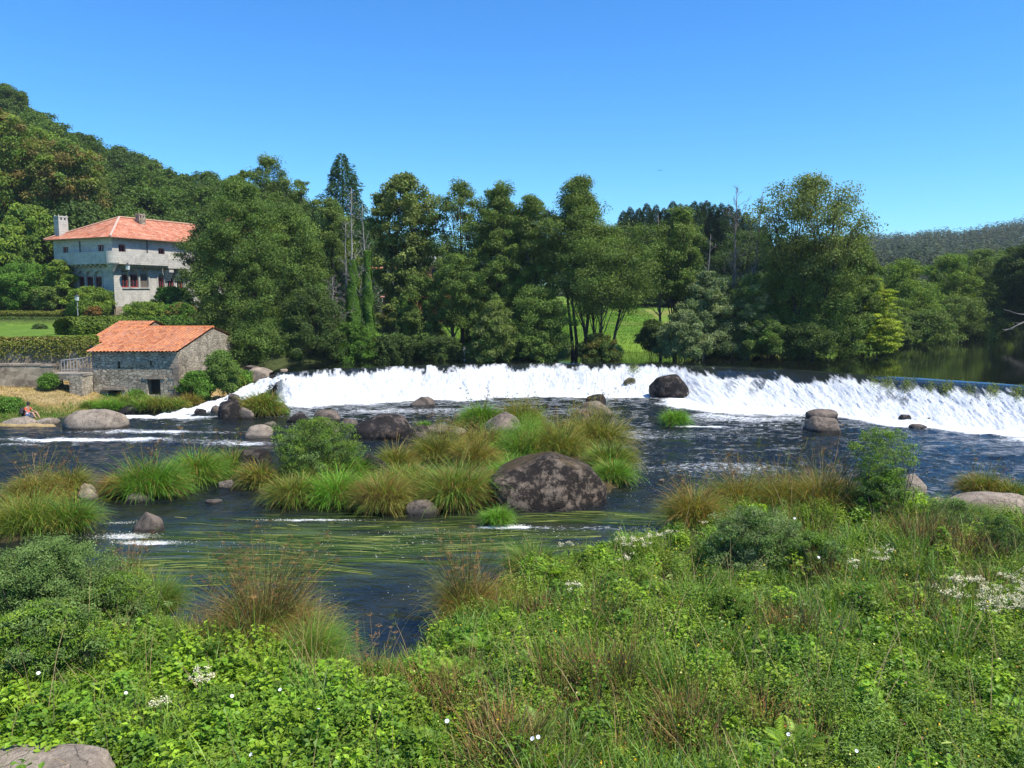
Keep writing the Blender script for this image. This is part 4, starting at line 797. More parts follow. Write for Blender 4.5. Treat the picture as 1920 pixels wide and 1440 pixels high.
FAR = [
 # name, label, px, Y, top, hw, bottom, kwargs
 ('alder_tree', 'broad dark alder whose foliage hangs to the water just right of the mill', 458, 75, 328, 84, 672, dict(seed=1, prof='bush', pal=ALD, nb=44, nt=2, R2=0)),
 ('alder_tree', 'dense alder with layered boughs beside the broad dark alder', 540, 79, 385, 82, 672, dict(seed=2, prof='col', pal=ALD, nb=38, nt=2)),
 ('alder_tree', 'low alder mass overhanging water left of the ivy trunks', 580, 75, 540, 62, 678, dict(seed=3, prof='bush', pal=DRK, nb=18, nt=2)),
 ('oak_tree', 'airy round crown rising above and behind the broad dark alder', 512, 96, 292, 52, 400, dict(seed=4, prof='round', pal=ALD2, airy=True, nb=16, nl=90)),
 ('oak_tree', 'small pale crown at the left shoulder of the tall airy crown', 462, 98, 308, 26, 400, dict(seed=5, prof='round', pal=ALD2, airy=True, nb=9, nl=90)),
 ('oak_tree', 'thin pale crown just left of the spruce on the skyline', 570, 98, 335, 34, 430, dict(seed=6, prof='round', pal=ALD2, airy=True, nb=9, nl=60)),
 ('alder_tree', 'olive alder with bare grey twigs left of the ivy covered trunks', 628, 82, 372, 62, 560, dict(seed=7, prof='tall', pal=ALD2, nb=20, airy=True, nl=110)),
 ('alder_tree', 'tall leafy tree with pale pinnate leaves right of the dead trunks', 760, 84, 322, 66, 560, dict(seed=8, prof='col', pal=POP, nb=30, nt=2, leaf=.25, airy=True)),
 ('alder_tree', 'ivy thickened tree standing under the tall pale leafy tree', 785, 80, 520, 48, 660, dict(seed=9, prof='col', pal=ALD, nb=16, pal2=ALD2)),
 ('alder_tree', 'open crowned alder right of the small gap of sky', 866, 83, 338, 62, 500, dict(seed=10, prof='round', pal=ALD2, airy=True, nb=18, nl=100)),
 ('alder_tree', 'dark lower alder in front of the slate roofed house', 850, 80, 478, 56, 600, dict(seed=11, prof='round', pal=ALD, nb=18)),
 ('alder_tree', 'tall alder with twin tops at middle of the far bank', 936, 82, 342, 58, 610, dict(seed=12, prof='tall', pal=ALD, nb=26, pal2=ALD2)),
 ('alder_tree', 'rounded alder touching the twin topped alder on its right', 1000, 82, 358, 56, 620, dict(seed=13, prof='tall', pal=ALD, nb=24, pal2=ALD2)),
 ('alder_tree', 'tall slender pointed alder with wide spreading lower boughs', 1083, 81, 334, 76, 500, dict(seed=14, prof='spire', pal=ALD2, nb=26, nt=3)),
 ('alder_tree', 'wide leaning alder with several trunks at the meadow edge', 1128, 80, 428, 98, 572, dict(seed=15, prof='round', pal=ALD2, nb=34, nt=4, hfan=.45)),
 ('alder_tree', 'low spreading alder boughs under the twin topped alder', 1010, 78, 540, 66, 662, dict(seed=16, prof='bush', pal=ALD, nb=22, nt=2)),
 ('alder_tree', 'dark forked tree with leaning trunk right of the meadow', 1262, 83, 392, 60, 560, dict(seed=17, prof='round', pal=ALD, nb=24, pal2=ALD2, lean=.6, trunk=.3, airy=True)),
 ('willow_tree', 'silver leaved willow bush right of the meadow gate', 1325, 79, 506, 48, 660, dict(seed=18, prof='bush', pal=SIL, nb=24, trunk=.12)),
 ('willow_tree', 'silver willow lower bough mass at the water right of the gate', 1285, 76, 585, 46, 668, dict(seed=19, prof='bush', pal=SIL, nb=14, trunk=.1)),
 ('willow_tree', 'grey green willow between silver willow and the tallest poplar', 1405, 79, 512, 46, 664, dict(seed=20, prof='bush', pal=np.concatenate([SIL, ALD2]), nb=24, trunk=.12)),
 ('poplar_tree', 'tallest open crowned poplar at right of the far bank', 1512, 79, 333, 102, 520, dict(seed=21, prof='round', pal=POP, nb=34, airy=True, nl=85, leaf=.21, trunk=.3, nt=2, hfan=.3)),
 ('alder_tree', 'dark leafy mass filling the lower half under the tallest poplar', 1515, 81, 455, 86, 655, dict(seed=22, prof='col', pal=ALD, nb=40, pal2=ALD2)),
 ('alder_tree', 'right shoulder tree leaning out from the tallest poplar', 1600, 82, 440, 48, 620, dict(seed=23, prof='round', pal=ALD2, nb=18)),
 ('willow_tree', 'yellow green drooping shrub at water edge right of the poplar', 1632, 84, 520, 46, 636, dict(seed=24, prof='bush', pal=YEL, nb=22, trunk=.1, fl=.35)),
 ('willow_tree', 'low yellow branch mass trailing toward the calm pool', 1648, 83, 600, 52, 640, dict(seed=25, prof='bush', pal=YEL, nb=12, trunk=.08, fl=.35)),
 ('willow_tree', 'round green willow first beyond the yellow shrub', 1690, 112, 490, 64, 632, dict(seed=26, prof='round', pal=LIM, nb=24, nl=110)),
 ('willow_tree', 'small round bush at the water below the round green willow', 1690, 102, 604, 16, 640, dict(seed=27, prof='bush', pal=ALD2, nb=8, trunk=.08)),
 ('willow_tree', 'domed willow between two others above the calm pool', 1775, 128, 478, 52, 622, dict(seed=28, prof='round', pal=LIM, nb=20, nl=110)),
 ('willow_tree', 'highest domed willow near the right end of the pool', 1835, 134, 470, 58, 618, dict(seed=29, prof='round', pal=LIM, nb=24, nl=110, pal2=ALD2)),
 ('willow_tree', 'pale low willow trailing at the water below domed willows', 1790, 118, 560, 62, 626, dict(seed=30, prof='bush', pal=ALD2, nb=16, nl=100)),
 ('oak_tree', 'dark shaded oak at the right edge over the pool', 1925, 118, 458, 62, 604, dict(seed=31, prof='round', pal=DRK, nb=28)),
 ('oak_tree', 'green oak behind the dark shaded oak at right edge', 1890, 150, 470, 60, 600, dict(seed=32, prof='round', pal=ALD2, nb=20, nl=100)),
 ('oak_tree', 'oak partly out of view beyond the right edge', 2010, 112, 440, 80, 610, dict(seed=33, prof='round', pal=DRK, nb=28)),
 ('shrub', 'bright green bramble shrub below the ivy covered trunks', 660, 76, 608, 46, 676, dict(seed=34, prof='bush', pal=IVY, nb=16, trunk=.05)),
 ('shrub', 'round willow bush leaning over the weir crest at middle', 925, 74.5, 566, 44, 676, dict(seed=35, prof='bush', pal=np.concatenate([ALD2, POP]), nb=22, trunk=.08)),
 ('shrub', 'dark bush between the meadow gate and silver willow', 1222, 80, 602, 24, 655, dict(seed=36, prof='bush', pal=DRK, nb=12, trunk=.06)),
 ('shrub', 'brownish undergrowth bush under the multi trunk alder', 1120, 77.5, 628, 40, 662, dict(seed=37, prof='bush', pal=np.concatenate([DRK, OLV * .6]), nb=10, trunk=.05)),
 ('shrub', 'dark undergrowth at water left of middle bank', 740, 76.5, 628, 44, 676, dict(seed=38, prof='bush', pal=DRK, nb=12, trunk=.05)),
 ('shrub', 'dark undergrowth right of the ivy thickened tree', 830, 77, 634, 46, 674, dict(seed=39, prof='bush', pal=DRK, nb=12, trunk=.05)),
 ('shrub', 'dark overhanging bush under the tallest poplar', 1500, 77.5, 610, 60, 658, dict(seed=40, prof='bush', pal=DRK, nb=14, trunk=.06)),
 ('shrub', 'leafy bush at the water under the grey green willow', 1440, 77, 600, 40, 660, dict(seed=41, prof='bush', pal=ALD, nb=12, trunk=.06)),
 ('shrub', 'small trailing bush at water left of middle willow bush', 1000, 76, 622, 40, 672, dict(seed=42, prof='bush', pal=ALD, nb=10, trunk=.05)),
 ('shrub', 'mid bank bush behind the wire fence posts', 755, 96, 560, 30, 622, dict(seed=43, prof='bush', pal=IVY, nb=8, trunk=.05)),
 ('shrub', 'yellow green garden bush behind concrete fence posts', 620, 98, 560, 40, 618, dict(seed=44, prof='bush', pal=YEL * .8, nb=9, trunk=.05)),
 ('shrub', 'pale bush left of the sunlit grass gap', 735, 90, 570, 26, 630, dict(seed=45, prof='bush', pal=POP, nb=8, trunk=.05)),
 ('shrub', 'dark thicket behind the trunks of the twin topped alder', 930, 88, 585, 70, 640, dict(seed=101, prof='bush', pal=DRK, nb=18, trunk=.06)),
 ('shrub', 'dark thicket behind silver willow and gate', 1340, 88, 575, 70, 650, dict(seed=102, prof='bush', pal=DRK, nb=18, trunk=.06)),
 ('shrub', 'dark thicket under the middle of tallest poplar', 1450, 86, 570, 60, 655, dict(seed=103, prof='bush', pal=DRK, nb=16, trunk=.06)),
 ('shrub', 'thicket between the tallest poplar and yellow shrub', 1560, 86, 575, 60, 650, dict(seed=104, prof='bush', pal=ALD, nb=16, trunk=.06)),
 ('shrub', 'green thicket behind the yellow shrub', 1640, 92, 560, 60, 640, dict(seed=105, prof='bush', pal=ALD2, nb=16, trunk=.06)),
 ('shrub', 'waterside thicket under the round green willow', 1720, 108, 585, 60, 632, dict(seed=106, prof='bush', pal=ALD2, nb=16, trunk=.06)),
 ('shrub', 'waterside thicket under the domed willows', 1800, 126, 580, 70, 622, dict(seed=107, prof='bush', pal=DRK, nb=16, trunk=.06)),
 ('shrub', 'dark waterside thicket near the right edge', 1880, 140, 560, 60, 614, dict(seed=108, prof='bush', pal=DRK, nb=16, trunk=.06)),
 ('shrub', 'dark thicket behind ivy thickened tree', 800, 90, 590, 30, 630, dict(seed=109, prof='bush', pal=DRK, nb=8, trunk=.06)),
 ('shrub', 'overhanging brush under the layered alder', 500, 74.5, 600, 70, 680, dict(seed=110, prof='bush', pal=ALD, nb=20, trunk=.06)),
 ('shrub', 'brush at the water below the broad dark alder', 400, 74, 610, 60, 676, dict(seed=111, prof='bush', pal=ALD, nb=18, trunk=.06)),
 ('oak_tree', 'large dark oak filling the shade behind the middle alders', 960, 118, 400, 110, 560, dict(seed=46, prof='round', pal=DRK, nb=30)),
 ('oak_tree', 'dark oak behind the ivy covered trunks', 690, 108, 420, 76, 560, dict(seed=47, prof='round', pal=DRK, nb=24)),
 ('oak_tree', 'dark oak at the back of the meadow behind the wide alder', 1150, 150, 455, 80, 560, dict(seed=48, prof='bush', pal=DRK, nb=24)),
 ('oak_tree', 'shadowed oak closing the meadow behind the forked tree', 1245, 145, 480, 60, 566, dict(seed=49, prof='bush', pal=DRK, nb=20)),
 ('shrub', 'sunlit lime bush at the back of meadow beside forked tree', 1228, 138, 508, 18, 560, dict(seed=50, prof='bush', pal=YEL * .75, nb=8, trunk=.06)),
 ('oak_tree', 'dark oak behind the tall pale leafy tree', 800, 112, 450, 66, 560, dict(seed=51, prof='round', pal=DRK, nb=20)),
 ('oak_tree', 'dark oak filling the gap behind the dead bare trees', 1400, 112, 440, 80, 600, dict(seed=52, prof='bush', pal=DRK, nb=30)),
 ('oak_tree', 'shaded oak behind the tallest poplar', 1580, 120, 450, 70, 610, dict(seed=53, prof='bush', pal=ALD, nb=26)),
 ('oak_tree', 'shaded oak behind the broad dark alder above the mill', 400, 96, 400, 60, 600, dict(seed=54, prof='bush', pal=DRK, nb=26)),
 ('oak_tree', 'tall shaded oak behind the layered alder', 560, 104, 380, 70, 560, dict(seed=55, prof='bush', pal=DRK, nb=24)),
]
for f in FAR:
    kw = dict(f[7]); kw.pop('R2', None)
    tree(f[0], f[1], f[2], f[3], f[4], f[5], f[6], cat='shrub' if f[0] == 'shrub' else 'tree', group='shrubs along the far bank' if f[0] == 'shrub' else 'trees along the far bank', **kw)

def conifer_meshes(seed, H, R, pal=CON, leaf=.35, den=1.0, z0=.08):
    r = np.random.default_rng(seed); nlev = int(34 * den) + 8; P_, N_, C_, T_ = [], [], [], []; B = MB()
    B.tube(np.stack([r.normal(0, .05, 7), r.normal(0, .05, 7), np.linspace(-.3, H, 7)], 1), np.linspace(H * .014, .02, 7), 7, (.07, .055, .045))
    for i in range(nlev):
        t = i / (nlev - 1); z = H * (z0 + (1 - z0) * t); a = r.uniform(0, 2 * pi); L = R * (1 - t) ** .75
        B.tube([[0, 0, z], [np.cos(a) * L * .85, np.sin(a) * L * .85, z - .16 * L]], [.035, .01], 3, (.06, .05, .04), False)
    n = int(16000 * den); t = 1 - r.random(n) ** .62; a = r.uniform(0, 2 * pi, n); ph = seed * 3.1
    jag = .50 + .95 * vn(np.cos(a) * 2.4 + ph, np.sin(a) * 2.4 + ph, t * H * .85 + .35 * a, seed); rad = R * ((1 - t) ** .62 * jag + .03) * r.random(n) ** .28
    p = np.stack([np.cos(a) * rad, np.sin(a) * rad, H * (z0 + (1 - z0) * t) - rad * .22 + r.normal(0, .1, n)], 1)
    t_ = np.stack([np.cos(a), np.sin(a), -.45 + 0 * a], 1) + r.normal(0, .35, (n, 3)); c = pick(r, pal, n, .35) * (.75 + .5 * jag[:, None])
    V, F, cc = leaves(r, p, r.normal(0, .5, (n, 3)) + [0, 0, .8], leaf * r.uniform(.7, 1.5, n), c, .3, t_)
    return mesh('crown', V, F, M_LEAF, cc), B.build('trunk', M_BARK, True)
sp = at(648, 600, 100); zz = gz(sp[0], 100)
place('spruce_tree', 'tall dark spruce standing above the far bank alders', 'tree', (sp[0], 100, zz), conifer_meshes(3, at(648, 288, 100)[2] - zz, 5.6, CON * 1.7, .38, 1.8), 'trees along the far bank')
cv = [conifer_meshes(10 + k, 20, 4.6, leaf=.46, den=1.2) for k in range(3)]
rr_ = random.Random(5)
for i, (px, top) in enumerate([(1168, 395), (1180, 388), (1197, 390), (1211, 381), (1228, 384), (1243, 390), (1259, 377), (1272, 382), (1285, 384), (1299, 377), (1312, 379), (1322, 376), (1336, 383), (1350, 381), (1364, 384), (1380, 392), (1396, 398), (1412, 408), (1430, 420), (1190, 410), (1290, 400), (1340, 402)]):
    Y = rr_.uniform(128, 150); a = at(px, 500, Y); z = gz(a[0], Y); H = at(px, top, Y)[2] - z
    place('fir_tree', 'dark fir in the row of firs on the skyline behind the meadow', 'tree', (a[0], Y, z), cv[i % 3], 'dark firs behind the meadow', rr_.uniform(0, 6), H / 20)

def bare_meshes(seed, H, spread, n=26, r0=.14, col=(.30, .27, .23), up=1.2, lean=0.0, tw=4, bark='bare_stem'):
    r = np.random.default_rng(seed); B = MB(); t = np.linspace(0, 1, 12)
    tr = np.stack([r.normal(0, .07, 12).cumsum() * .5 + lean * t ** 1.4, r.normal(0, .07, 12).cumsum() * .5, -.3 + (H + .3) * t], 1)
    B2 = MB(); B.tube(tr, r0 * (1 - .88 * t), 7, col)
    for i in range(n):
        f = r.uniform(.35, .97); p = np.array([np.interp(f, t, tr[:, k]) for k in range(3)]); L = spread * r.uniform(.4, 1.1) * (1.25 - f); a = r.uniform(0, 2 * pi)
        d = unit(np.array([np.cos(a), np.sin(a), up * r.uniform(.3, 1.2)])); q = [p]
        for k in range(5): d = unit(d + r.normal(0, .22, 3) + [0, 0, .08]); q.append(q[-1] + d * L / 5)
        B2.tube(q, np.linspace(r0 * .28 * (1.2 - f), .012, 6), 4, np.array(col) * .9, False)
        for k in range(tw):
            j = r.integers(2, 6); e = unit(d + r.normal(0, .6, 3)); B2.tube([q[j], q[j] + e * L * .2 + r.normal(0, .02, 3), q[j] + e * L * .4], [.018, .013, .008], 3, np.array(col) * .85, False)
    return B2.build('branches', M_BARK), B.build('trunk', M_BARK, True)
for i, (px, Y, top, sp_, n, lean, lb) in enumerate([
    (663, 78.5, 352, 3.0, 34, .2, 'leftmost pale dead trunk rising from the ivy in front of spruce'),
    (690, 78.5, 383, 2.4, 26, -.2, 'thin pale dead trunk right of the leftmost dead trunk'),
    (651, 79.2, 420, 2.2, 20, .1, 'short grey dead stem left of the tall pale dead trunk'),
    (1376, 81, 352, 4.6, 60, -.1, 'bare leafless tree with fine upright twigs left of the tallest poplar'),
    (1402, 82, 358, 3.6, 40, 1.0, 'bare leafless tree leaning right toward the tallest poplar'),
    (1318, 79, 440, 2.4, 22, .5, 'grey dead limb standing before the forked tree'),
    (1240, 84, 402, 3.2, 36, -.5, 'pale bare twiggy tree left of the forked tree')]):
    a = at(px, 600, Y); z = gz(a[0], Y)
    place('dead_tree', lb, 'dead tree', (a[0], Y, z), bare_meshes(40 + i, at(px, top, Y)[2] - z, sp_, n, .17 if i < 3 else .2, (.34, .31, .27) if i < 3 else (.24, .21, .18), 1.0 if i < 3 else 2.2, lean), 'bare dead trees on the far bank', parts=('branches', 'trunk'))
# twisted small bare tree by the ivy
a = at(622, 600, 77); z = gz(a[0], 77)
place('dead_tree', 'small twisted bare tree with dark trunk left of the ivy trunks', 'dead tree', (a[0] + .2, 77, z), bare_meshes(61, at(622, 520, 77)[2] - z, 2.6, 46, .2, (.28, .25, .22), .6, .0, 6), 'bare dead trees on the far bank', parts=('branches', 'trunk'))
# ivy sleeves climbing the dead trunks
def sleeve(px, Y, top, bot, rw, seed, label):
    r = np.random.default_rng(seed); a = at(px, bot, Y); z1 = at(px, top, Y)[2]; z0 = gz(a[0], Y) - .2; n = 9000; t = r.random(n); th = r.uniform(0, 2 * pi, n)
    rad = rw * (.55 + .9 * vn(t * 9, th, 0, seed)) * (1 - .55 * t); p = np.stack([a[0] + np.cos(th) * rad, Y + np.sin(th) * rad, z0 + (z1 - z0) * t], 1)
    V, F, cc = leaves(r, p, np.stack([np.cos(th), np.sin(th), .5 + 0 * th], 1) + r.normal(0, .35, (n, 3)), r.uniform(.1, .22, n), pick(r, IVY, n), .8)
    o = mesh('ivy', V - [a[0], Y, z0], F, M_LEAF, cc); thing('ivy', label, 'ivy', (a[0], Y, z0), 'ivy climbing dead trunks', o)
sleeve(664, 78.3, 488, 670, .75, 3, 'thick bright ivy column wrapping the leftmost dead trunk'); sleeve(692, 78.4, 470, 670, .6, 4, 'darker ivy column wrapping the right dead trunk')

# hillside wood: every tree its own object, shared shapes
HV = []
for k, (pal, pr) in enumerate([(HIL, 'round'), (HIL * .85, 'round'), (ALD2, 'tall'), (HIL, 'bush'), (LIM * .8, 'round'), (DRK * 1.1, 'round')]):
    HV.append(tree_meshes(200 + k, 13, 5.4, 2.4, prof=pr, pal=pal, nb=26, nc=9, nl=70, leaf=.42, cr=1.0, trunk=.28))
def hill_tree(x, y, k, sc, label, group='trees of the hillside wood', name='oak_tree', rot=0):
    place(name, label, 'tree', (x, y, gz(x, y) - .6), HV[k], group, rot, sc)
rr_ = random.Random(8); cnt = 0
for row, Y in enumerate([118, 128, 139, 151, 163, 176, 190, 204, 214]):
    x = (-140 - CX) / FPX * Y - 20
    xe = (700 - CX) / FPX * Y if row > 0 else (330 - CX) / FPX * Y
    while x < xe:
        yy = Y + rr_.uniform(-4, 4); xx = x + rr_.uniform(-1.5, 1.5); sc = rr_.uniform(.75, 1.12) * (0.92 if row > 5 else 1)
        pxx = CX + FPX * xx / yy; k = rr_.choice([0, 1, 2, 3, 5, 0, 1])
        if pxx > -160:
            if row <= 2 and pxx < 140 and rr_.random() < .6: hill_tree(xx, yy, 4, sc, 'light green tree on the lower hillside left of the big house')
            else:
                zn = 'above the left end of the house roof' if pxx < 130 else 'above the middle of the house roof' if pxx < 260 else 'above the right end of the house roof' if pxx < 380 else 'behind the tall riverside alders'
                rw = ['at hillside foot', 'low on hillside', 'on lower hillside', 'midway up hillside', 'on upper hillside', 'high on hillside', 'just under hill skyline', 'on hill skyline', 'at very hilltop'][row]
                kd = ['dense green', 'deep green', 'pale olive', 'low bushy green', 'light green', 'dark shaded green'][k]
                hill_tree(xx, yy, k, sc, f'{kd} tree {rw} {zn}', rot=rr_.uniform(0, 6)); cnt += 1
        x += rr_.uniform(6.2, 8.2)
# named individuals of the hillside
def hill_one(name, label, px, Y, top, hw, bot, **kw): tree(name, label, px, Y, top, hw, bot, group='trees of the hillside wood', leaf=kw.pop('leaf', .36), **kw)
hill_one('chestnut_tree', 'large chestnut with brown flowering crown above the house chimney', 140, 126, 268, 68, 412, seed=71, prof='round', pal=np.concatenate([CHB, CHB, LIM, HIL]), nb=40, nl=110)
hill_one('chestnut_tree', 'bright green chestnut left of the brown flowering one', 95, 134, 245, 60, 400, seed=72, prof='round', pal=LIM, nb=30, nl=110)
hill_one('chestnut_tree', 'light green chestnut at the far left edge of hillside', 20, 124, 205, 70, 420, seed=73, prof='round', pal=np.concatenate([LIM, CHB]), nb=36, nl=110)
hill_one('pine_tree', 'tall dark pine breaking the hill skyline at left', 40, 206, 160, 18, 225, seed=74, prof='round', pal=HIL, nb=16, nl=90, cr=1.0)
hill_one('pine_tree', 'small dark pine on skyline right of the tall pine', 68, 208, 172, 8, 215, seed=75, prof='tall', pal=HIL, nb=10, nl=70, cr=.8)
hill_one('tree', 'fresh green tree behind the chimney side of the house', 62, 112, 388, 46, 490, seed=76, prof='round', pal=LIM, nb=22)
hill_one('shrub', 'bright feathery shrub on the slope left of house', 15, 108, 425, 50, 500, seed=77, prof='bush', pal=LIM * 1.1, nb=18)

# ------------------------------------------------------------------ far wooded hill (reads as one mass)
r = np.random.default_rng(77); m = 5200; u = r.uniform(1380, 2150, m); y = 330 + 420 * r.random(m) ** .8; x = (u - CX) / FPX * y; g = ground(x, y)
Hh = r.uniform(11, 22, m); Pn, Nn, Cn = [], [], []; k = 26
ci = np.repeat(np.arange(m), k); d = unit(r.normal(size=(m * k, 3))); hw = r.uniform(1.6, 3.4, m)
pc = np.stack([x, y, g + Hh * .72], 1)[ci] + d * (r.random((m * k, 1)) ** .4) * np.stack([hw, hw, Hh * .28], 1)[ci]
col = pick(r, EUC, m, .25)[ci] * r.uniform(.88, 1.12, (m * k, 1))
V, F, cc = leaves(r, pc, d * .5 + [0, -.3, .8] + r.normal(0, .2, (m * k, 3)), r.uniform(1.0, 2.2, m * k), col, .6)
B = MB(); B.add(V, F, cc)
for q in range(0, m, 3):
    if y[q] > 560: B.tube([[x[q], y[q], g[q] - 1], [x[q] + r.normal(0, .5), y[q], g[q] + Hh[q] * .9]], [.35, .12], 3, (.16, .15, .13), False)
setting('distant_wood', B.build('distant_wood', M_LEAF), 'stuff', 'bluish eucalyptus wood covering the far hill at right')

# ------------------------------------------------------------------ buildings
class Face:
    """a vertical wall plane: origin O, unit direction u along it, outward normal n"""
    def __init__(s, O, u, n): s.O = np.array([O[0], O[1], 0.]); s.u = unit(np.array([u[0], u[1], 0.])); s.n = unit(np.array([n[0], n[1], 0.]))
    def p(s, u, z, d=0.0): return s.O + s.u * u + s.n * d + np.array([0, 0, z])
    def px(s, px, py):
        r_ = ray(px, py); c = np.array([0, 0, CAMZ]); t = ((s.O - c) @ s.n) / (r_ @ s.n); q = c + r_ * t; return float((q - s.O) @ s.u), float(q[2])
    def quad(s, B, u0, u1, z0, z1, d=0.0, col=(1, 1, 1)): B.add([s.p(u0, z0, d), s.p(u1, z0, d), s.p(u1, z1, d), s.p(u0, z1, d)], [[0, 1, 2, 3]], col)
    def box(s, B, u0, u1, z0, z1, d0, d1, col=(1, 1, 1)):
        V = [s.p(u, z, d) for z in (z0, z1) for d in (d0, d1) for u in (u0, u1)]
        B.add(V, [[0, 2, 3, 1], [4, 5, 7, 6], [0, 1, 5, 4], [2, 6, 7, 3], [0, 4, 6, 2], [1, 3, 7, 5]], col)
    def wall(s, B, u0, u1, z0, z1, holes=(), depth=.3, col=(1, 1, 1), ztop=None):
        """holes: (ua, ub, za, zb, arched)"""
        us = sorted({u0, u1} | {h[0] for h in holes} | {h[1] for h in holes}); zs = sorted({z0, z1} | {h[2] for h in holes} | {h[3] for h in holes})
        for i in range(len(us) - 1):
            for j in range(len(zs) - 1):
                um, zm = (us[i] + us[i + 1]) / 2, (zs[j] + zs[j + 1]) / 2
                if any(h[0] < um < h[1] and h[2] < zm < h[3] for h in holes): continue
                s.quad(B, us[i], us[i + 1], zs[j], zs[j + 1], 0, col)
        for h in holes:
            ua, ub, za, zb = h[:4]; R = (ub - ua) / 2
            if len(h) > 4 and h[4]:
                th = np.linspace(0, pi, 15); zc = zb - R; arc = [(ua + R - R * cos(t), zc + R * sin(t)) for t in th]
                for (a, b), (c, d) in zip(arc[:-1], arc[1:]): B.add([s.p(a, b), s.p(c, d), s.p(c, zb), s.p(a, zb)], [[0, 1, 2, 3]], col)
                out = [(ua, za)] + arc + [(ub, za)]
            else: out = [(ua, za), (ua, zb), (ub, zb), (ub, za)]
            out = out + [out[0]]
            for (a, b), (c, d) in zip(out[:-1], out[1:]): B.add([s.p(a, b), s.p(c, d), s.p(c, d, -depth), s.p(a, b, -depth)], [[0, 1, 2, 3]], col)
            s.quad(B, ua - .01, ub + .01, za - .01, zb + .01, -depth, col)
def tiles(e0, e1, r0, r1, pitch, name_seed, rows, cols, relief=.045, rowlift=.03, swap=True):
    """corrugated clay tile slope between eave e0-e1 and ridge r0-r1"""
    e0, e1, r0, r1 = map(lambda q: np.asarray(q, float), (e0, e1, r0, r1)); L = np.linalg.norm(e1 - e0); ux = (e1 - e0) / L
    nu = int(L / pitch * 6) + 1; Ls = np.linalg.norm((r0 + r1) / 2 - (e0 + e1) / 2); nr = int(Ls / rows); tv = []; 
    for k in range(nr): tv += [k / nr, (k + .97) / nr]
    tv = np.array(tv); uu = np.linspace(0, 1, nu)
    E = e0 + (e1 - e0) * uu[:, None]; R_ = r0 + (r1 - r0) * uu[:, None]
    V = E[:, None] * (1 - tv)[None, :, None] + R_[:, None] * tv[None, :, None]
    s = ((V - e0) @ ux) / pitch; n = np.cross(ux, unit((r0 + r1) / 2 - (e0 + e1) / 2)); n = n if n[2] > 0 else -n
    up = np.abs(np.cos(pi * s)) ** .8 * relief + (rowlift * (1 - (tv * nr) % 1))[None]
    V = V + n * up[..., None]
    r = np.random.default_rng(name_seed); ci = np.floor(s + .5).astype(int); ri = np.broadcast_to((tv * nr + 1e-6).astype(int)[None], s.shape)
    hh = _h(ci, ri, 0 * ci, name_seed); c = np.stack([np.interp(hh, np.linspace(0, 1, len(cols)), [q[k] for q in cols]) for k in range(3)], -1)
    c = c * (0.80 + .35 * fbm(s * .25, ri * .3, 0, 3, name_seed))[..., None]
    return V.reshape(-1, 3), grid_faces(nu, len(tv)), c.reshape(-1, 3)
ORG = [(.33, .12, .06), (.50, .185, .08), (.60, .25, .11), (.42, .19, .12), (.55, .22, .09)]
RED = [(.38, .12, .06), (.56, .21, .12), (.62, .33, .22), (.42, .15, .08), (.6, .24, .13)]

# --- big stone house
hc = at(212, 500, 100)[:2]; ua_, ub_ = np.array([-.894, .447]), np.array([.447, .894])
FL = Face(hc, ua_, -ub_); FR = Face(hc, ub_, -ua_)
house = thing('stone_house', 'large pale stone country house with red tiled hip roof and wraparound balcony', 'house', (hc[0], hc[1], 6))
inv = Matrix.Translation((-hc[0], -hc[1], -6))
def hchild(name, me, parent=None, lab=None):
    if parent is None: me.transform(inv); o = link(name, me, house)
    else: me.transform(inv); o = link(name, me, parent)
    if lab: o['label'] = lab
    return o
GR1 = (.9, .9, .9); ZE = FL.px(212, 444)[1]
B = MB(); LW, RWd = 11.2, 22.0
def pxr(F_, x0, x1, y0, y1):
    a = F_.px(x0, y1); b = F_.px(x1, y0); return [min(a[0], b[0]), max(a[0], b[0]), min(a[1], b[1]), max(a[1], b[1])]
upL = [pxr(FL, 118, 128, 463, 479), pxr(FL, 184, 195, 459, 476)]
upR = [pxr(FR, 223, 235, 459, 478), pxr(FR, 297.5, 308.5, 466, 484)]
arL = [pxr(FL, a - .8, b + .8, 508, 538) for a, b in ((147.5, 158.5), (163, 174), (179, 190))]
arR = [pxr(FR, a - .8, b + .8, 506, 539) for a, b in ((226, 239), (245, 257.5), (264, 276))] + [pxr(FR, 297, 307, 514, 540), pxr(FR, 314, 325, 513, 540), pxr(FR, 331.5, 342, 514, 540)]
for q in arL + arR: q.append(True)
hl_ = upL + arL; hr_ = upR + arR
zb_up, zt_up = upR[0][2], upR[0][3]
B = MB(); FL.wall(B, 0, LW, 4.6, ZE, hl_, .32); FR.wall(B, 0, RWd, 4.6, ZE, hr_, .32)
FLb = Face(hc + ub_ * 12, ua_, ub_); FLb.wall(B, 0, LW, 4.6, ZE); FRb = Face(hc + ua_ * LW, ub_, ua_); FRb.wall(B, 0, 22, 4.6, ZE)
hchild('wall', B.build('wall', M_ASHLAR))
B = MB(); FR.box(B, -.03, 4.2, 4.7, FR.px(222, 575)[1], .01, .14); FL.box(B, -.03, LW, 4.7, FR.px(222, 575)[1], .01, .14); hchild('plinth', B.build('plinth', M_PLASTER))
WRED, PANE = (.24, .035, .028), (.02, .02, .025)
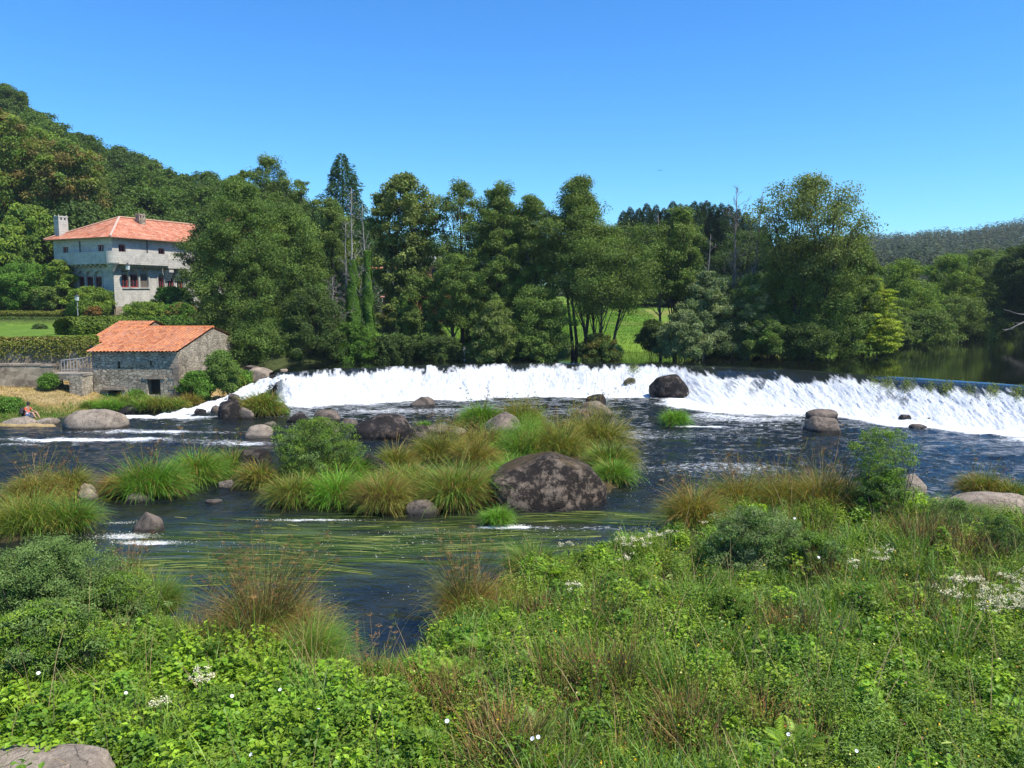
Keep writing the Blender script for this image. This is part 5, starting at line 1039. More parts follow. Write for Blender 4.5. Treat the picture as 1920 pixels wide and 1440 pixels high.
def window(F_, q, arched, shutter=False):
    ua, ub, za, zb = q[:4]; top = zb if not arched else zb - (ub - ua) / 2 * .95; d = -.26; f = .15; B = MB(); col = WRED if not shutter else (.16, .13, .11)
    for (a, b, c, e) in ((ua, ua + f, za, top), (ub - f, ub, za, top), (ua + f, ub - f, za, za + f), (ua + f, ub - f, top - f, top), ((ua + ub) / 2 - .04, (ua + ub) / 2 + .04, za + f, top - f)): F_.box(B, a, b, c, e, d, d + .07, col)
    o = hchild('window', B.build('window', M_PAINT))
    G = MB(); F_.box(G, ua + f, ub - f, za + f, top - f, d, d + .03, PANE if not shutter else (.14, .12, .10)); hchild('pane', G.build('pane', flat_glass), o)
    if not arched:
        S_ = MB(); F_.box(S_, ua - .12, ub + .12, za - .14, za - .005, 0.004, .10); hchild('sill', S_.build('sill', M_ASHLAR), o)
    else:
        S_ = MB(); R = (ub - ua) / 2; th = np.linspace(0, pi, 13); zc = zb - R
        for rr0, rr1 in ((R + .03, R + .2),):
            for t0, t1 in zip(th[:-1], th[1:]):
                P8 = [F_.p(ua + R - rr * cos(t), zc + rr * sin(t), dd) for dd in (0.003, .10) for (rr, t) in ((rr0, t0), (rr1, t0), (rr1, t1), (rr0, t1))]
                S_.add(P8, [[4, 5, 6, 7], [0, 1, 5, 4], [1, 2, 6, 5], [2, 3, 7, 6], [3, 0, 4, 7]])
        for a, b in ((ua - .2, ua - .03), (ub + .03, ub + .2)): F_.box(S_, a, b, za, zc - .01, .003, .08)
        F_.box(S_, ua - .2, ub + .2, za - .14, za - .01, .003, .14); hchild('frame', S_.build('frame', M_ASHLAR), o)
    return o
m, ns, ls = newmat('window_glass'); p = nd(ns, 'ShaderNodeBsdfPrincipled'); a_ = nd(ns, 'ShaderNodeVertexColor', layer_name='Col'); ls.new(a_.outputs[0], p.inputs['Base Color']); p.inputs['Roughness'].default_value = .12
o_ = nd(ns, 'ShaderNodeOutputMaterial'); ls.new(p.outputs[0], o_.inputs[0]); flat_glass = m
for q in upL: window(FL, q, False)
for q in upR: window(FR, q, False)
for q in arL: window(FL, q, True)
for i, q in enumerate(arR): window(FR, q, True, i == 2)
# balcony wrapping the corner
zt, zb2 = FR.px(240, 480)[1] + .42, FR.px(240, 501)[1] + .32
vE = FR.px(302, 490)[0]; uE = FL.px(119, 490)[0] - .6
def balc(outd, cap):
    B = MB()
    FR.box(B, -1.05, vE, zb2, zt, .85, 1.05); FL.box(B, -.84, uE, zb2, zt, .85, 1.05)
    FR.box(B, vE, vE + .18, zb2, zt, 0.003, 1.05); FL.box(B, uE, uE + .18, zb2, zt, .003, 1.05)
    FR.box(B, -1.0, vE, zb2 + .0, zb2 + .18, .003, .84); FL.box(B, 0.01, uE, zb2 + .0, zb2 + .18, .003, .84)
    # thicker rounded corner drum
    th = np.linspace(0, 2 * pi, 20)[:-1]; c = hc - ub_ * .55 - ua_ * .55
    B.lathe([(0, zb2 - .15), (.7, zb2 - .1), (.8, zb2 + .1), (.8, zt + .04), (.6, zt + .04), (.6, zt - .05)], (c[0], c[1], 0), 20)
    B.lathe([(.2, zb2 - 1.0), (.4, zb2 - .6), (.66, zb2 - .15), (.0, zb2 - .14)], (c[0], c[1], 0), 20)
    return B
bal = hchild('balcony', balc(0, 0).build('balcony', M_ASHLAR))
B = MB()
for k in range(13): v = 1.0 + k * (vE - 1.4) / 12; FR.box(B, v, v + .28, zb2 - .22, zb2 - .004, .003, .8); FR.box(B, v, v + .28, zb2 - .38, zb2 - .224, .003, .4)
for k in range(9): v = 1.2 + k * (uE - 1.6) / 8; FL.box(B, v, v + .28, zb2 - .22, zb2 - .004, .003, .8); FL.box(B, v, v + .28, zb2 - .38, zb2 - .224, .003, .4)
hchild('corbels', B.build('corbels', M_ASHLAR), bal)
# buttress-like corner pier and right bay brackets
B = MB(); FR.box(B, -.12, 1.0, FR.px(222, 575)[1] + .01, zb2 - 1.0, .004, .16); FL.box(B, -.12, .9, FR.px(222, 575)[1] + .01, zb2 - 1.0, .004, .12); hchild('pier', B.build('pier', M_ASHLAR))
for px_ in (312, 330, 346):
    v, z = FR.px(px_, 506); B = MB(); 
    for k in range(4): FR.box(B, v - .35, v + .35, z - .35 * (k + 1), z - .35 * k - .004, .003, .95 - .22 * k)
    hchild('bracket', B.build('bracket', M_ASHLAR))
B = MB(); v0 = FR.px(302, 500)[0] + .3; FR.box(B, v0, RWd, zb2 - .3, zb2 + .9, .003, 1.0); hchild('bay', B.build('bay', M_ASHLAR))
for F_, px_, y0, y1 in ((FL, 150, 452, 478), (FR, 274.5, 452, 482)):
    u, z1 = F_.px(px_, y0); _, z0 = F_.px(px_, y1); B = MB(); B.tube([F_.p(u, z0, .09), F_.p(u, z1, .09)], .06, 6, (.05, .045, .045)); hchild('drainpipe', B.build('drainpipe', M_PAINT))
# roofs
ov = .75; zR = 18.45; e = ZE - .05
def HP(a, b, z): q = hc + ua_ * a + ub_ * b; return np.array([q[0], q[1], z])
A0, A1, A2 = HP(-ov, -ov, e), HP(LW + ov, -ov, e), HP(-ov, 19.5, e); r0 = HP(5.4, 5.4, zR); r1 = HP(5.4, 19, zR); A3 = HP(LW + ov, 19.5, e)
B = MB(); B.add(*tiles(A0, A2, r0, r1, .27, 3, .42, RED)); roof = hchild('roof', B.build('roof', M_TILE))
for (s_, e_, a_, b_) in ((A1, A0, r0, r0), (A3, A1, r1, r0)):
    B = MB(); B.add(*tiles(s_, e_, a_, b_, .27, 5, .42, RED)); hchild('roof_slope', B.build('roof_slope', M_TILE), roof)
B = MB(); B.tube([A0 + [0, 0, .1], r0 + [0, 0, .12]], .13, 6, (.55, .42, .34)); B.tube([r0 + [0, 0, .12], r1 + [0, 0, .12]], .14, 6, (.5, .3, .2)); B.tube([A1 + [0, 0, .1], r0 + [0, 0, .12]], .13, 6, (.5, .3, .2)); hchild('ridge_tiles', B.build('ridge_tiles', M_TILE), roof)
B = MB(); V = np.array([A0, A1, A3, A2]); B.add(V - [0, 0, .06], [[0, 1, 2, 3]], (.5, .48, .45)); 
for q, w in ((A0, A2), (A0, A1)):
    B.tube([q - [0, 0, .02], w - [0, 0, .02]], .07, 6, (.35, .16, .1))
hchild('eaves', B.build('eaves', M_TILE), roof)
# wing roof behind
B = MB(); w0, w1, w2, w3 = HP(-2.2, 21, ZE + 1.1), HP(-2.2, 36, ZE + 1.1), HP(8, 21, ZE + 1.1), HP(8, 36, ZE + 1.1); k0, k1 = HP(2.5, 24.5, 21.6), HP(2.5, 35, 21.6)
B.add(*tiles(w0, w1, k0, k1, .27, 7, .42, RED)); B.add(*tiles(w2, w0, k0, k0, .27, 8, .42, RED)); B.add(*tiles(w3, w2, k1, k0, .27, 9, .42, RED)); hchild('wing_roof', B.build('wing_roof', M_TILE))
B = MB(); Fw = Face(hc + ub_ * 21.5 + ua_ * -1.6, ua_, -ub_); Fw.wall(B, 0, 9, 5, ZE + 1.08); Fx = Face(hc + ub_ * 21.5 + ua_ * -1.6, ub_, -ua_); Fx.wall(B, 0, 14, 5, ZE + 1.08); hchild('wing_wall', B.build('wing_wall', M_ASHLAR))
# big chimney at the left end
def chim(px, Y, w, zt_, zb_):
    a = at(px, 430, Y); B = MB(); x, y = a[0], a[1]
    fr = lambda V: np.stack([x - .82 * V[:, 0] + .57 * V[:, 1], y + .57 * V[:, 0] + .82 * V[:, 1], V[:, 2]], 1)
    h = w / 2; B.box(-h, h, -h, h, zb_, zt_ - .62, GR1, fr)
    for sx in (-1, 0, 1):
        for sy in (-1, 0, 1):
            if sx or sy: B.box(sx * h * .78 - .2 * h, sx * h * .78 + .2 * h, sy * h * .78 - .2 * h, sy * h * .78 + .2 * h, zt_ - .616, zt_ - .3, GR1, fr)
    B.box(-h - .02, h + .02, -h - .02, h + .02, zt_ - .296, zt_ - .12, GR1, fr)
    for sx in (-1, 1):
        for sy in (-1, 1): B.lathe([(.0, 0), (.07, .0), (.08, .06), (.04, .12), (.0, .2)], tuple(fr(np.array([[sx * h * .8, sy * h * .8, zt_ - .118]]))[0]), 8)
    return B
hchild('chimney', chim(115, 105.5, 1.2, at(115, 404, 105.5)[2], ZE - 2.5).build('chimney', M_ASHLAR))
hchild('chimney', chim(264, 108.8, .9, zR + .75, zR - 1).build('chimney', M_RUBBLE))
# lanterns on the house corner
def lantern(B, c, s=.22):
    B.lathe([(0, 0), (s * .5, .02), (s * .8, .06)], c, 6, (.03, .03, .03)); B.lathe([(s * .8, .06), (s, s * 2)], c, 6, (.55, .6, .6)); B.lathe([(s * 1.15, s * 2), (s * .5, s * 2.7), (0.02, s * 3.2)], c, 6, (.04, .04, .04)); return B
q = FR.p(*FR.px(226, 501), 1.3); B = lantern(MB(), q - [0, 0, .4], .3); B.tube([FR.p(FR.px(226, 501)[0], FR.px(226, 501)[1] - .5, 1.3), FR.p(FR.px(226, 501)[0], FR.px(226, 501)[1] - .5, .05)], .04, 5, (.03,) * 3); hchild('lantern', B.build('lantern', M_PAINT), None, 'black wall lantern at the corner under the balcony')
q = FL.p(*FL.px(121, 500), 1.1); B = lantern(MB(), q - [0, 0, .4], .3); B.tube([q - [0, 0, .4], FL.p(FL.px(121, 500)[0], q[2] - .4, .05)], .04, 5, (.03,) * 3); hchild('lantern', B.build('lantern', M_PAINT), None, 'pale wall lantern at the left end of the balcony')

# --- water mill
mx0, mx1, my0, my1, mr, ze, zr_ = -31.4, -25.0, 60.0, 74.6, 67.2, P(0, 0)[2] + 3.92, 5.42
mill = thing('water_mill', 'small stone water mill with orange tiled roof on the left river bank', 'mill', (mx0, my0, 0))
def mchild(par, name, B, mat, loc=None, sm=False):
    me = B.build(name, mat, sm); q = par.location if loc is None else loc; me.transform(Matrix.Translation((-q[0], -q[1], -q[2]))); return link(name, me, par)
MF = Face((mx0, my0), (1, 0), (0, -1)); MG = Face((mx1, my0), (0, 1), (1, 0)); B = MB()
def mq(F_, *a): return pxr(F_, *a)
fh = [mq(MF, 277, 300, 711, 741), mq(MF, 204, 228, 731, 760), mq(MF, 221, 225, 678, 691), mq(MF, 277, 284, 676, 685)]
MF.wall(B, 0, mx1 - mx0, -.6, ze, fh, .7)
gh = [mq(MG, 387, 390, 665, 677)]
MG.wall(B, 0, my1 - my0, -.6, ze, gh, .6)
B.add([(mx1, my0, ze), (mx1, my1, ze), (mx1, mr, zr_)], [[0, 1, 2]]); B.add([(mx0, my0, ze), (mx0, mr, zr_), (mx0, my1, ze)], [[0, 1, 2]])
MK = Face((mx0, my0), (0, 1), (-1, 0)); MK.wall(B, 0, my1 - my0, -.6, ze); MN = Face((mx0, my1), (1, 0), (0, 1)); MN.wall(B, 0, mx1 - mx0, -.6, ze)
mchild(mill, 'wall', B, M_RUBBLE)
for F_, q, d_ in [(MF, q, -.69) for q in fh] + [(MG, q, -.59) for q in gh]:
    B = MB(); F_.quad(B, q[0] + .005, q[1] - .005, q[2] + .005, q[3] - .005, d_, (.01, .01, .01)); mchild(mill, 'opening_shade', B, M_PAINT)  # near-black sheet at each recess back paints the dark inside
B = MB(); q = fh[0]; MF.box(B, q[0] - .3, q[1] + .35, q[3] + .005, q[3] + .26, -.1, .07); mchild(mill, 'lintel', B, M_RPALE)
B = MB(); q = fh[1]; MF.box(B, q[0] - .35, q[1] + .3, q[3] + .005, q[3] + .22, -.1, .22); mchild(mill, 'lintel', B, M_RPALE)
B = MB(); q = MF.px(277, 684); MF.box(B, q[0] - 1.6, q[0] + .2, q[1] - .05, q[1] + .28, .003, .06, (.1, .09, .08)); mchild(mill, 'beam', B, M_PLASTER)
# quoins and sill courses standing a little proud
B = MB(); r = np.random.default_rng(4); z = -.3; k = 0
while z < ze - .5:
    h = r.uniform(.32, .5); a = .75 if k % 2 else .4; b = .4 if k % 2 else .75
    MF.box(B, 6.4 - a, 6.4 + .03, z, z + h - .03, .002, .035); MG.box(B, 0, b, z, z + h - .03, .002, .035); z += h; k += 1
mchild(mill, 'quoins', B, M_RPALE)
B = MB(); B.add(*tiles((mx0 - .25, my0 - .35, ze + .02), (mx1 + .12, my0 - .35, ze + .02), (mx0 - .25, mr, zr_ + .1), (mx1 + .12, mr, zr_ + .1), .27, 11, .42, ORG, .08)); rf = mchild(mill, 'roof', B, M_TILE)
B = MB(); B.add(*tiles((mx1 + .12, my1 + .3, ze + .02), (mx0 - .25, my1 + .3, ze + .02), (mx1 + .12, mr, zr_ + .1), (mx0 - .25, mr, zr_ + .1), .27, 12, .42, ORG, .08)); o = link('roof_slope', None, rf) if False else mchild(mill, 'roof_slope', B, M_TILE)
B = MB(); B.tube([(mx0 - .25, mr, zr_ + .13), (mx1 + .12, mr, zr_ + .13)], .11, 8, (.6, .2, .08)); B.box(mx1 + .0, mx1 + .13, my0 - .3, mr, 0, .001); mchild(mill, 'ridge_tiles', B, M_TILE) if False else None
B = MB(); B.tube([(mx0 - .25, mr, zr_ + .13), (mx1 + .12, mr, zr_ + .13)], .11, 8, (.6, .2, .08)); mchild(mill, 'ridge_tiles', B, M_TILE)
# second mill building behind left
nx0, nx1, ny0, nr_, ny1, nze, nzr = -35.6, -32.35, 67.0, 73.2, 79.5, 4.25, 5.75
ann = thing('mill_annex', 'smaller tiled stone shed directly behind the water mill', 'shed', (nx0, ny0, 1))
B = MB(); AF = Face((nx0 + .3, ny0 + .4), (1, 0), (0, -1)); AF.wall(B, 0, nx1 - nx0 - .4, .5, nze); AG = Face((nx1 - .1, ny0 + .4), (0, 1), (1, 0)); AG.wall(B, 0, ny1 - ny0 - .8, .5, nze)
B.add([(nx1 - .1, ny0 + .4, nze), (nx1 - .1, ny1 - .4, nze), (nx1 - .1, nr_, nzr - .02)], [[0, 1, 2]]); AL = Face((nx0 + .3, ny0 + .4), (0, 1), (-1, 0)); AL.wall(B, 0, ny1 - ny0 - .8, .5, nze); mchild(ann, 'wall', B, M_RUBBLE)
B = MB(); B.add(*tiles((nx0, ny0, nze), (nx1, ny0, nze), (nx0, nr_, nzr + .1), (nx1, nr_, nzr + .1), .27, 13, .42, ORG, .08)); B.add(*tiles((nx1, ny1, nze), (nx0, ny1, nze), (nx1, nr_, nzr + .1), (nx0, nr_, nzr + .1), .27, 14, .42, ORG, .08)); mchild(ann, 'roof', B, M_TILE)

# --- garden walls, footbridge
def wallrun(name, label, a, b, z0, z1a, z1b, th, mat, n=40, cap=None, seed=1):
    a, b = np.array(a, float), np.array(b, float); t = np.linspace(0, 1, n); d = unit(b - a); nn = np.array([d[1], -d[0]]); r = np.random.default_rng(seed)
    base = a + (b - a) * t[:, None]; zt_ = z1a + (z1b - z1a) * t + (fbm(t * n * .3, 0 * t, 0, 3, seed) - .5) * .16; prof = []
    for side in (1, -1):
        for zz in ((z0 + 0 * t, zt_) if side == 1 else (zt_, z0 + 0 * t)): prof.append(np.concatenate([base + nn * th / 2 * side, zz[:, None]], 1))
    V = np.stack(prof, 1); o = mesh(name, V.reshape(-1, 3) - [a[0], a[1], z0], grid_faces(n, 4), mat); w = thing(name, label, 'wall', (a[0], a[1], z0), 'garden walls on the left bank', o)
    B = MB(); m = int(np.linalg.norm(b - a) / .9); 
    for k in range(m):
        c = a + (b - a) * (k + .5) / m; L = .44; zc = np.interp((k + .5) / m, t, zt_) + .01; h = .12 + .03 * r.random(); tt = th / 2 + .05
        B.box(-L, L, -tt, tt, zc, zc + h, (1, 1, 1), lambda V: np.stack([c[0] + d[0] * V[:, 0] + nn[0] * V[:, 1], c[1] + d[1] * V[:, 0] + nn[1] * V[:, 1], V[:, 2]], 1))
    me = B.build('coping', M_RPALE); me.transform(Matrix.Translation((-a[0], -a[1], -z0))); link('coping', me, w); return w
wallrun('garden_wall', 'long tan retaining wall under the creeper left of the mill', WALLA, WALLB, .6, 3.9, 3.95, .5, M_PLASTER)
wallrun('garden_wall', 'lower rough grey wall in front of the long retaining wall', at(-420, 690, 55.5)[:2], at(104, 690, 59)[:2], .6, 3.15, 3.0, .5, M_PLASTER, 30, seed=5)
fb = at(134, 700, 59.3); x0, x1 = at(95, 700, 59.3)[0], mx0 - .02; br = thing('footbridge', 'grey stone slab footbridge leading to the mill door with iron railing', 'footbridge', (x0, 59.3, .8))
z_ = at(134, 699, 59.3)[2]; B = MB(); B.box(x0, x1, 58.6, 60.4, z_ - .2, z_); mchild(br, 'deck', B, M_CONC)
B = MB(); B.box(x0 + .05, x0 + .35, 58.7, 60.3, .5, z_ - .204); B.box(x1 - .95, x1 - .05, 58.45, 60.3, .5, z_ - .204); B.box(x1 - 1.8, x1 - .8, 58.5, 58.62, z_ - .5, z_ - .2); mchild(br, 'pier', B, M_RUBBLE)
B = MB(); yq = 60.2; xr0 = at(115, 690, yq)[0]
B.tube([(xr0, yq, z_ + .85), (x1 - .1, yq, z_ + 1.1)], .035, 5, (.35, .34, .33)); B.tube([(xr0, yq, z_ + .15), (x1 - .1, yq, z_ + .2)], .03, 5, (.35, .34, .33))
for k in range(11): x = xr0 + (x1 - .1 - xr0) * k / 10; B.tube([(x, yq, z_), (x, yq, z_ + .85 + .025 * k)], .026, 4, (.35, .34, .33))
mchild(br, 'railing', B, M_PAINT)

# --- hedges and creepers
def leafrun(name, label, pts, w, h, leaf, pal, n, seed, group='hedges and creepers of the garden', drape=0.0, cat='hedge'):
    r = np.random.default_rng(seed); c = catmull(np.array(pts, float), 200); i = r.integers(0, 200, n); d = unit(np.gradient(c, axis=0) * [1, 1, 0]); s = np.stack([-d[:, 1], d[:, 0], 0 * d[:, 0]], 1)
    th = r.uniform(0, 2 * pi, n); rad = r.random(n) ** .3; lum = .7 + .6 * fbm(i * .09, th * .6, 0, 3, seed)
    p = c[i] + s[i] * (np.cos(th) * rad * w * lum)[:, None]; p[:, 2] += h / 2 + np.sin(th) * rad * h / 2 * lum - drape * r.random(n) ** 1.5 * (np.cos(th) * (1 if drape else 0) < 0)
    nr = s[i] * np.cos(th)[:, None] + np.array([0, 0, 1.]) * (np.sin(th)[:, None] + .5) + r.normal(0, .45, (n, 3))
    V, F, cc = leaves(r, p, nr, leaf * r.uniform(.6, 1.3, n), pick(r, pal, n, .3), .75); o = c[0]
    return thing(name, label, cat, tuple(o), group, mesh(name, V - o, F, M_LEAF, cc))
leafrun('creeper', 'thick creeper draping over the long retaining wall', [(WALLA[0] + (WALLB[0] - WALLA[0]) * t, WALLA[1] + (WALLB[1] - WALLA[1]) * t + .15, 3.9) for t in np.linspace(0, .97, 8)], .75, 1.0, .17, OLV * .8, 26000, 3, drape=1.1, cat='creeper')
leafrun('hedge', 'broad leaved hedge climbing behind the mill roof', [at(px, 605, Y) * [1, 1, 0] + [0, 0, 4.4] for px, Y in ((120, 70), (160, 72), (200, 74), (250, 78))], 1.3, 1.9, .26, LIM * .7, 14000, 4)
leafrun('hedge', 'dark hedge running behind the mill toward the alders', [at(px, 605, Y) * [1, 1, 0] + [0, 0, 4.3] for px, Y in ((235, 80), (290, 82), (340, 83), (385, 84))], 1.5, 1.8, .22, IVY * .7, 14000, 5)
for k, (Y, h) in enumerate([(95.7, .9), (98.2, .5), (100.6, .5), (103, .5)]):
    leafrun('hedge', ['long clipped hedge face above the small lawn', 'first low clipped hedge row of the parterre', 'second low clipped hedge row of the parterre', 'furthest low clipped hedge row of the parterre'][k], [(x, Y, (4.75 if k == 0 else gz(x, Y)) + .0) for x in np.linspace(-78, at([150, 185, 150, 128][k], 590, Y)[0], 6)], .45 if k == 0 else .8, h + .15, .16, (DRK * 1.3 if k == 0 else OLV * .85), 14000, 10 + k)
SH = [('shrub', 'vine like bush hiding the foot of the house left face', 168, 98.5, 542, 46, 588, dict(seed=81, pal=LIM, nb=22)),
 ('shrub', 'dark leafy shrub mass left of the house', 55, 103, 498, 62, 575, dict(seed=82, pal=IVY, nb=24)),
 ('shrub', 'grey green shrub in front of the dark leafy mass', 88, 100, 540, 24, 575, dict(seed=83, pal=ALD2, nb=10)),
 ('shrub', 'shrub growing beside the house left wall corner', 118, 102, 488, 26, 560, dict(seed=84, pal=LIM, nb=12)),
 ('shrub', 'green bush against the right face of the house', 326, 97, 540, 34, 590, dict(seed=85, pal=IVY, nb=16)),
 ('shrub', 'light green bush with orange flowers below house right face', 276, 92, 570, 40, 600, dict(seed=86, pal=LIM, nb=14)),
 ('shrub', 'reddish tinted bush between hedge and large alder', 338, 90, 570, 32, 605, dict(seed=87, pal=np.concatenate([IVY, CHB]), nb=12)),
 ('shrub', 'red leaved small bush by the garden lamp', 176, 96.2, 578, 11, 592, dict(seed=88, pal=BRN * .7, nb=6)),
 ('shrub', 'small round clipped shrub on the lawn', 73, 84, 612, 7, 626, dict(seed=89, pal=DRK, nb=6)),
 ('shrub', 'terraced slope bush at far left edge above garden', 0, 104, 505, 40, 575, dict(seed=90, pal=IVY, nb=12)),
 ('shrub', 'tall feathery green bush in front of the mill gable', 413, 61.2, 660, 27, 728, dict(seed=91, pal=ALD * 1.1, nb=16, leaf=.13)),
 ('shrub', 'fig like bright bush at foot of mill corner', 362, 60.0, 700, 30, 745, dict(seed=92, pal=IVY, nb=14, leaf=.17)),
 ('shrub', 'bramble bush between mill gable and rapids', 440, 63.0, 695, 26, 728, dict(seed=93, pal=np.concatenate([IVY, OLV]), nb=12, leaf=.15)),
 ('shrub', 'ivy hanging from the rear corner of mill gable', 443, 73.6, 634, 15, 662, dict(seed=94, pal=IVY, nb=8, leaf=.16)),
 ('shrub', 'small dark fern bush under the mill lintel', 250, 58.6, 735, 18, 758, dict(seed=95, pal=IVY, nb=6, leaf=.12)),
 ('shrub', 'weed clump by the shore left of seated person', 8, 52.9, 750, 22, 792, dict(seed=96, pal=IVY, nb=9, leaf=.13)),
 ('shrub', 'green weed beside the footbridge foot', 83, 58.0, 705, 11, 722, dict(seed=97, pal=IVY, nb=5, leaf=.12))]
for f in SH: tree(f[0], f[1], f[2], f[3], f[4], f[5], f[6], cat='shrub', group='shrubs on the left bank', prof='bush', trunk=.05, **f[7])
for i, (px, py, w, h, s_, lb) in enumerate([(238, 762, 50, 36, 'm', 'grass clump just left under the mill lintel'), (262, 768, 46, 34, 'gb', 'green grass clump at centre below the mill'), (292, 768, 52, 38, 'o', 'olive grass clump below the mill doorway'), (322, 768, 44, 30, 'm', 'grass clump right below the mill corner'), (350, 760, 40, 30, 'r', 'rusty grass clump beside the rapids below mill'), (196, 768, 50, 26, 'b', 'bright green grass clump above the pale boulder'), (165, 765, 40, 20, 'm', 'low grass clump left of the bright one')]):
    tussock(px, py, w * 1.2, h, s_, lb, 120 + i, group='grass clumps below the mill', zb=.25, nb=1500)
# lamp post
a = at(146, 590, 95.4); lp = thing('lamp_post', 'grey garden lamp post at the end of the clipped hedge', 'lamp post', (a[0], 95.4, 4.7)); zt_ = at(146, 553, 95.4)[2] - 4.7
B = MB(); B.lathe([(.0, 0), (.16, .0), (.14, .3), (.07, .4), (.055, zt_ - .75), (.1, zt_ - .7)], (0, 0, 0), 10, (.3, .32, .31)); link('pole', B.build('pole', M_PAINT), lp)
link('lantern_head', lantern(MB(), np.array([0, 0, zt_ - .72]), .27).build('lantern_head', M_PAINT), lp)
# far houses seen between the trunks
def cottage(name, label, px, Y, wpx, yt, ye, zbase, tile, wallc, seed):
    a = at(px, ye, Y); W_ = wpx * mpp(Y); o = thing(name, label, 'house', (a[0], Y, zbase)); zt_, ze_ = at(px, yt, Y)[2] - zbase, a[2] - zbase; D_ = W_ * .7
    B = MB(); F_ = Face((-W_ / 2, 0), (1, 0), (0, -1)); wn = [(W_ * k - .5, W_ * k + .5, ze_ - 1.7, ze_ - .5) for k in (.25, .55, .8)]; F_.wall(B, 0, W_, -.5, ze_, wn if ze_ > 2.5 else [], .2, wallc)
    for s in (-1, 1): G = Face((s * W_ / 2, 0), (0, 1), (s, 0)); G.wall(B, 0, D_, -.5, ze_, (), .2, wallc)
    link('wall', B.build('wall', M_PAINT), o); B = MB(); q = .3; rz = zt_
    c = [np.array(v) for v in ((-W_ / 2 - q, -q, ze_), (W_ / 2 + q, -q, ze_), (W_ / 2 + q, D_ + q, ze_), (-W_ / 2 - q, D_ + q, ze_))]; r0, r1 = np.array([-W_ * .25, D_ / 2, rz]), np.array([W_ * .25, D_ / 2, rz])
    B.add(*tiles(c[0], c[1], r0, r1, .3, seed, .5, tile)); B.add(*tiles(c[1], c[2], r1, r1, .3, seed, .5, tile)); B.add(*tiles(c[2], c[3], r1, r0, .3, seed, .5, tile)); B.add(*tiles(c[3], c[0], r0, r0, .3, seed, .5, tile)); link('roof', B.build('roof', M_TILE), o)
    if ze_ > 2.5:
        for w in wn: B = MB(); F_.box(B, w[0] + .02, w[1] - .02, w[2] + .02, w[3] - .02, -.18, -.12, (.05, .05, .06)); link('window', B.build('window', M_PAINT), o)
cottage('cottage', 'orange walled house with grey slate roof glimpsed between alders', 812, 106, 92, 479, 497, 5.2, [(.2, .2, .21), (.26, .26, .27), (.3, .3, .3)], (.5, .2, .1), 3)
cottage('cottage', 'low shed with faded red tile roof glimpsed behind trunks', 740, 97, 44, 546, 558, 4.4, [(.5, .22, .16), (.6, .3, .24)], (.3, .12, .06), 5)
cottage('cottage', 'white house with red roof almost hidden behind the spruce', 712, 104, 50, 492, 504, 5.2, RED, (.6, .6, .58), 7)
# fences
def fence(name, label, posts, Y, top, colr, wires=4, mesh_=True, h=1.15, rad=.06):
    xs_ = [at(p_, 600, Y)[0] for p_ in posts]; zs_ = [gz(x, Y) for x in xs_]; o = thing(name, label, 'fence', (xs_[0], Y, zs_[0]))
    for x, z in zip(xs_, zs_): B = MB(); B.box(-rad, rad, -rad, rad, -.3, h); B.box(-rad * .7, rad * .7, -rad * .7, rad * .7, h, h + .05); me = B.build('post', colr); link('post', me, o, (x - xs_[0], 0, z - zs_[0]))
    B = MB()
    for k in range(wires + 1): B.tube([(x - xs_[0], 0, z - zs_[0] + .1 + k * (h - .2) / wires) for x, z in zip(xs_, zs_)], .008, 3, (.3, .3, .3), False)
    if mesh_:
        n = int((xs_[-1] - xs_[0]) / .25)
        for k in range(n): x = k * .25; z = np.interp(x, np.array(xs_) - xs_[0], np.array(zs_) - zs_[0]); B.tube([(x, 0, z + .1), (x, 0, z + h - .1)], .006, 3, (.3, .3, .3), False)
    link('wire', B.build('wire', M_TWIG), o)
fence('wire_fence', 'wire fence on pale concrete posts behind the ivy trunks', [600, 624, 648, 673, 703, 743, 780], 88, 0, M_CONC, h=1.6)
fence('wire_fence', 'wire fence on dark wooden posts at the near edge of grass', [690, 755, 813, 870], 80.5, 0, M_BARK, rad=.09, h=1.3)
fence('wire_fence', 'wooden post fence at the meadow edge left of the gate', [1050, 1095, 1133], 79.5, 0, M_BARK, rad=.1, h=1.5)
fence('gate', 'thin metal meadow gate between two wooden posts', [1135, 1160], 79.3, 0, M_BARK, rad=.11, h=1.5)
fence('wire_fence', 'wire fence running right from the meadow gate', [1161, 1200, 1240], 79.6, 0, M_BARK, rad=.08, h=1.3)
a = at(1133, 600, 79.2); B = MB(); B.tube([(0, 0, 1.2), (-1.3, .1, .1)], .06, 5); B2 = B.build('brace', M_BARK); thing('fence_brace', 'slanting timber brace left of the meadow gate post', 'timber', (a[0] - .1, 79.2, gz(a[0], 79.2)), me=B2)
a = P(1152, 660, ZU); B = MB(); 
for s in (-.2, .2): B.tube([(s, 0, -.5), (s, .35, 1.0)], .03, 5, (.4, .4, .4))
for k in range(4): B.tube([(-.2, .05 + .08 * k, -.1 + k * .28), (.2, .05 + .08 * k, -.1 + k * .28)], .025, 5, (.4, .4, .4))
thing('ladder', 'small grey ladder down the bank into the pool', 'ladder', (a[0], a[1] - .2, ZU), me=B.build('ladder', M_PAINT))
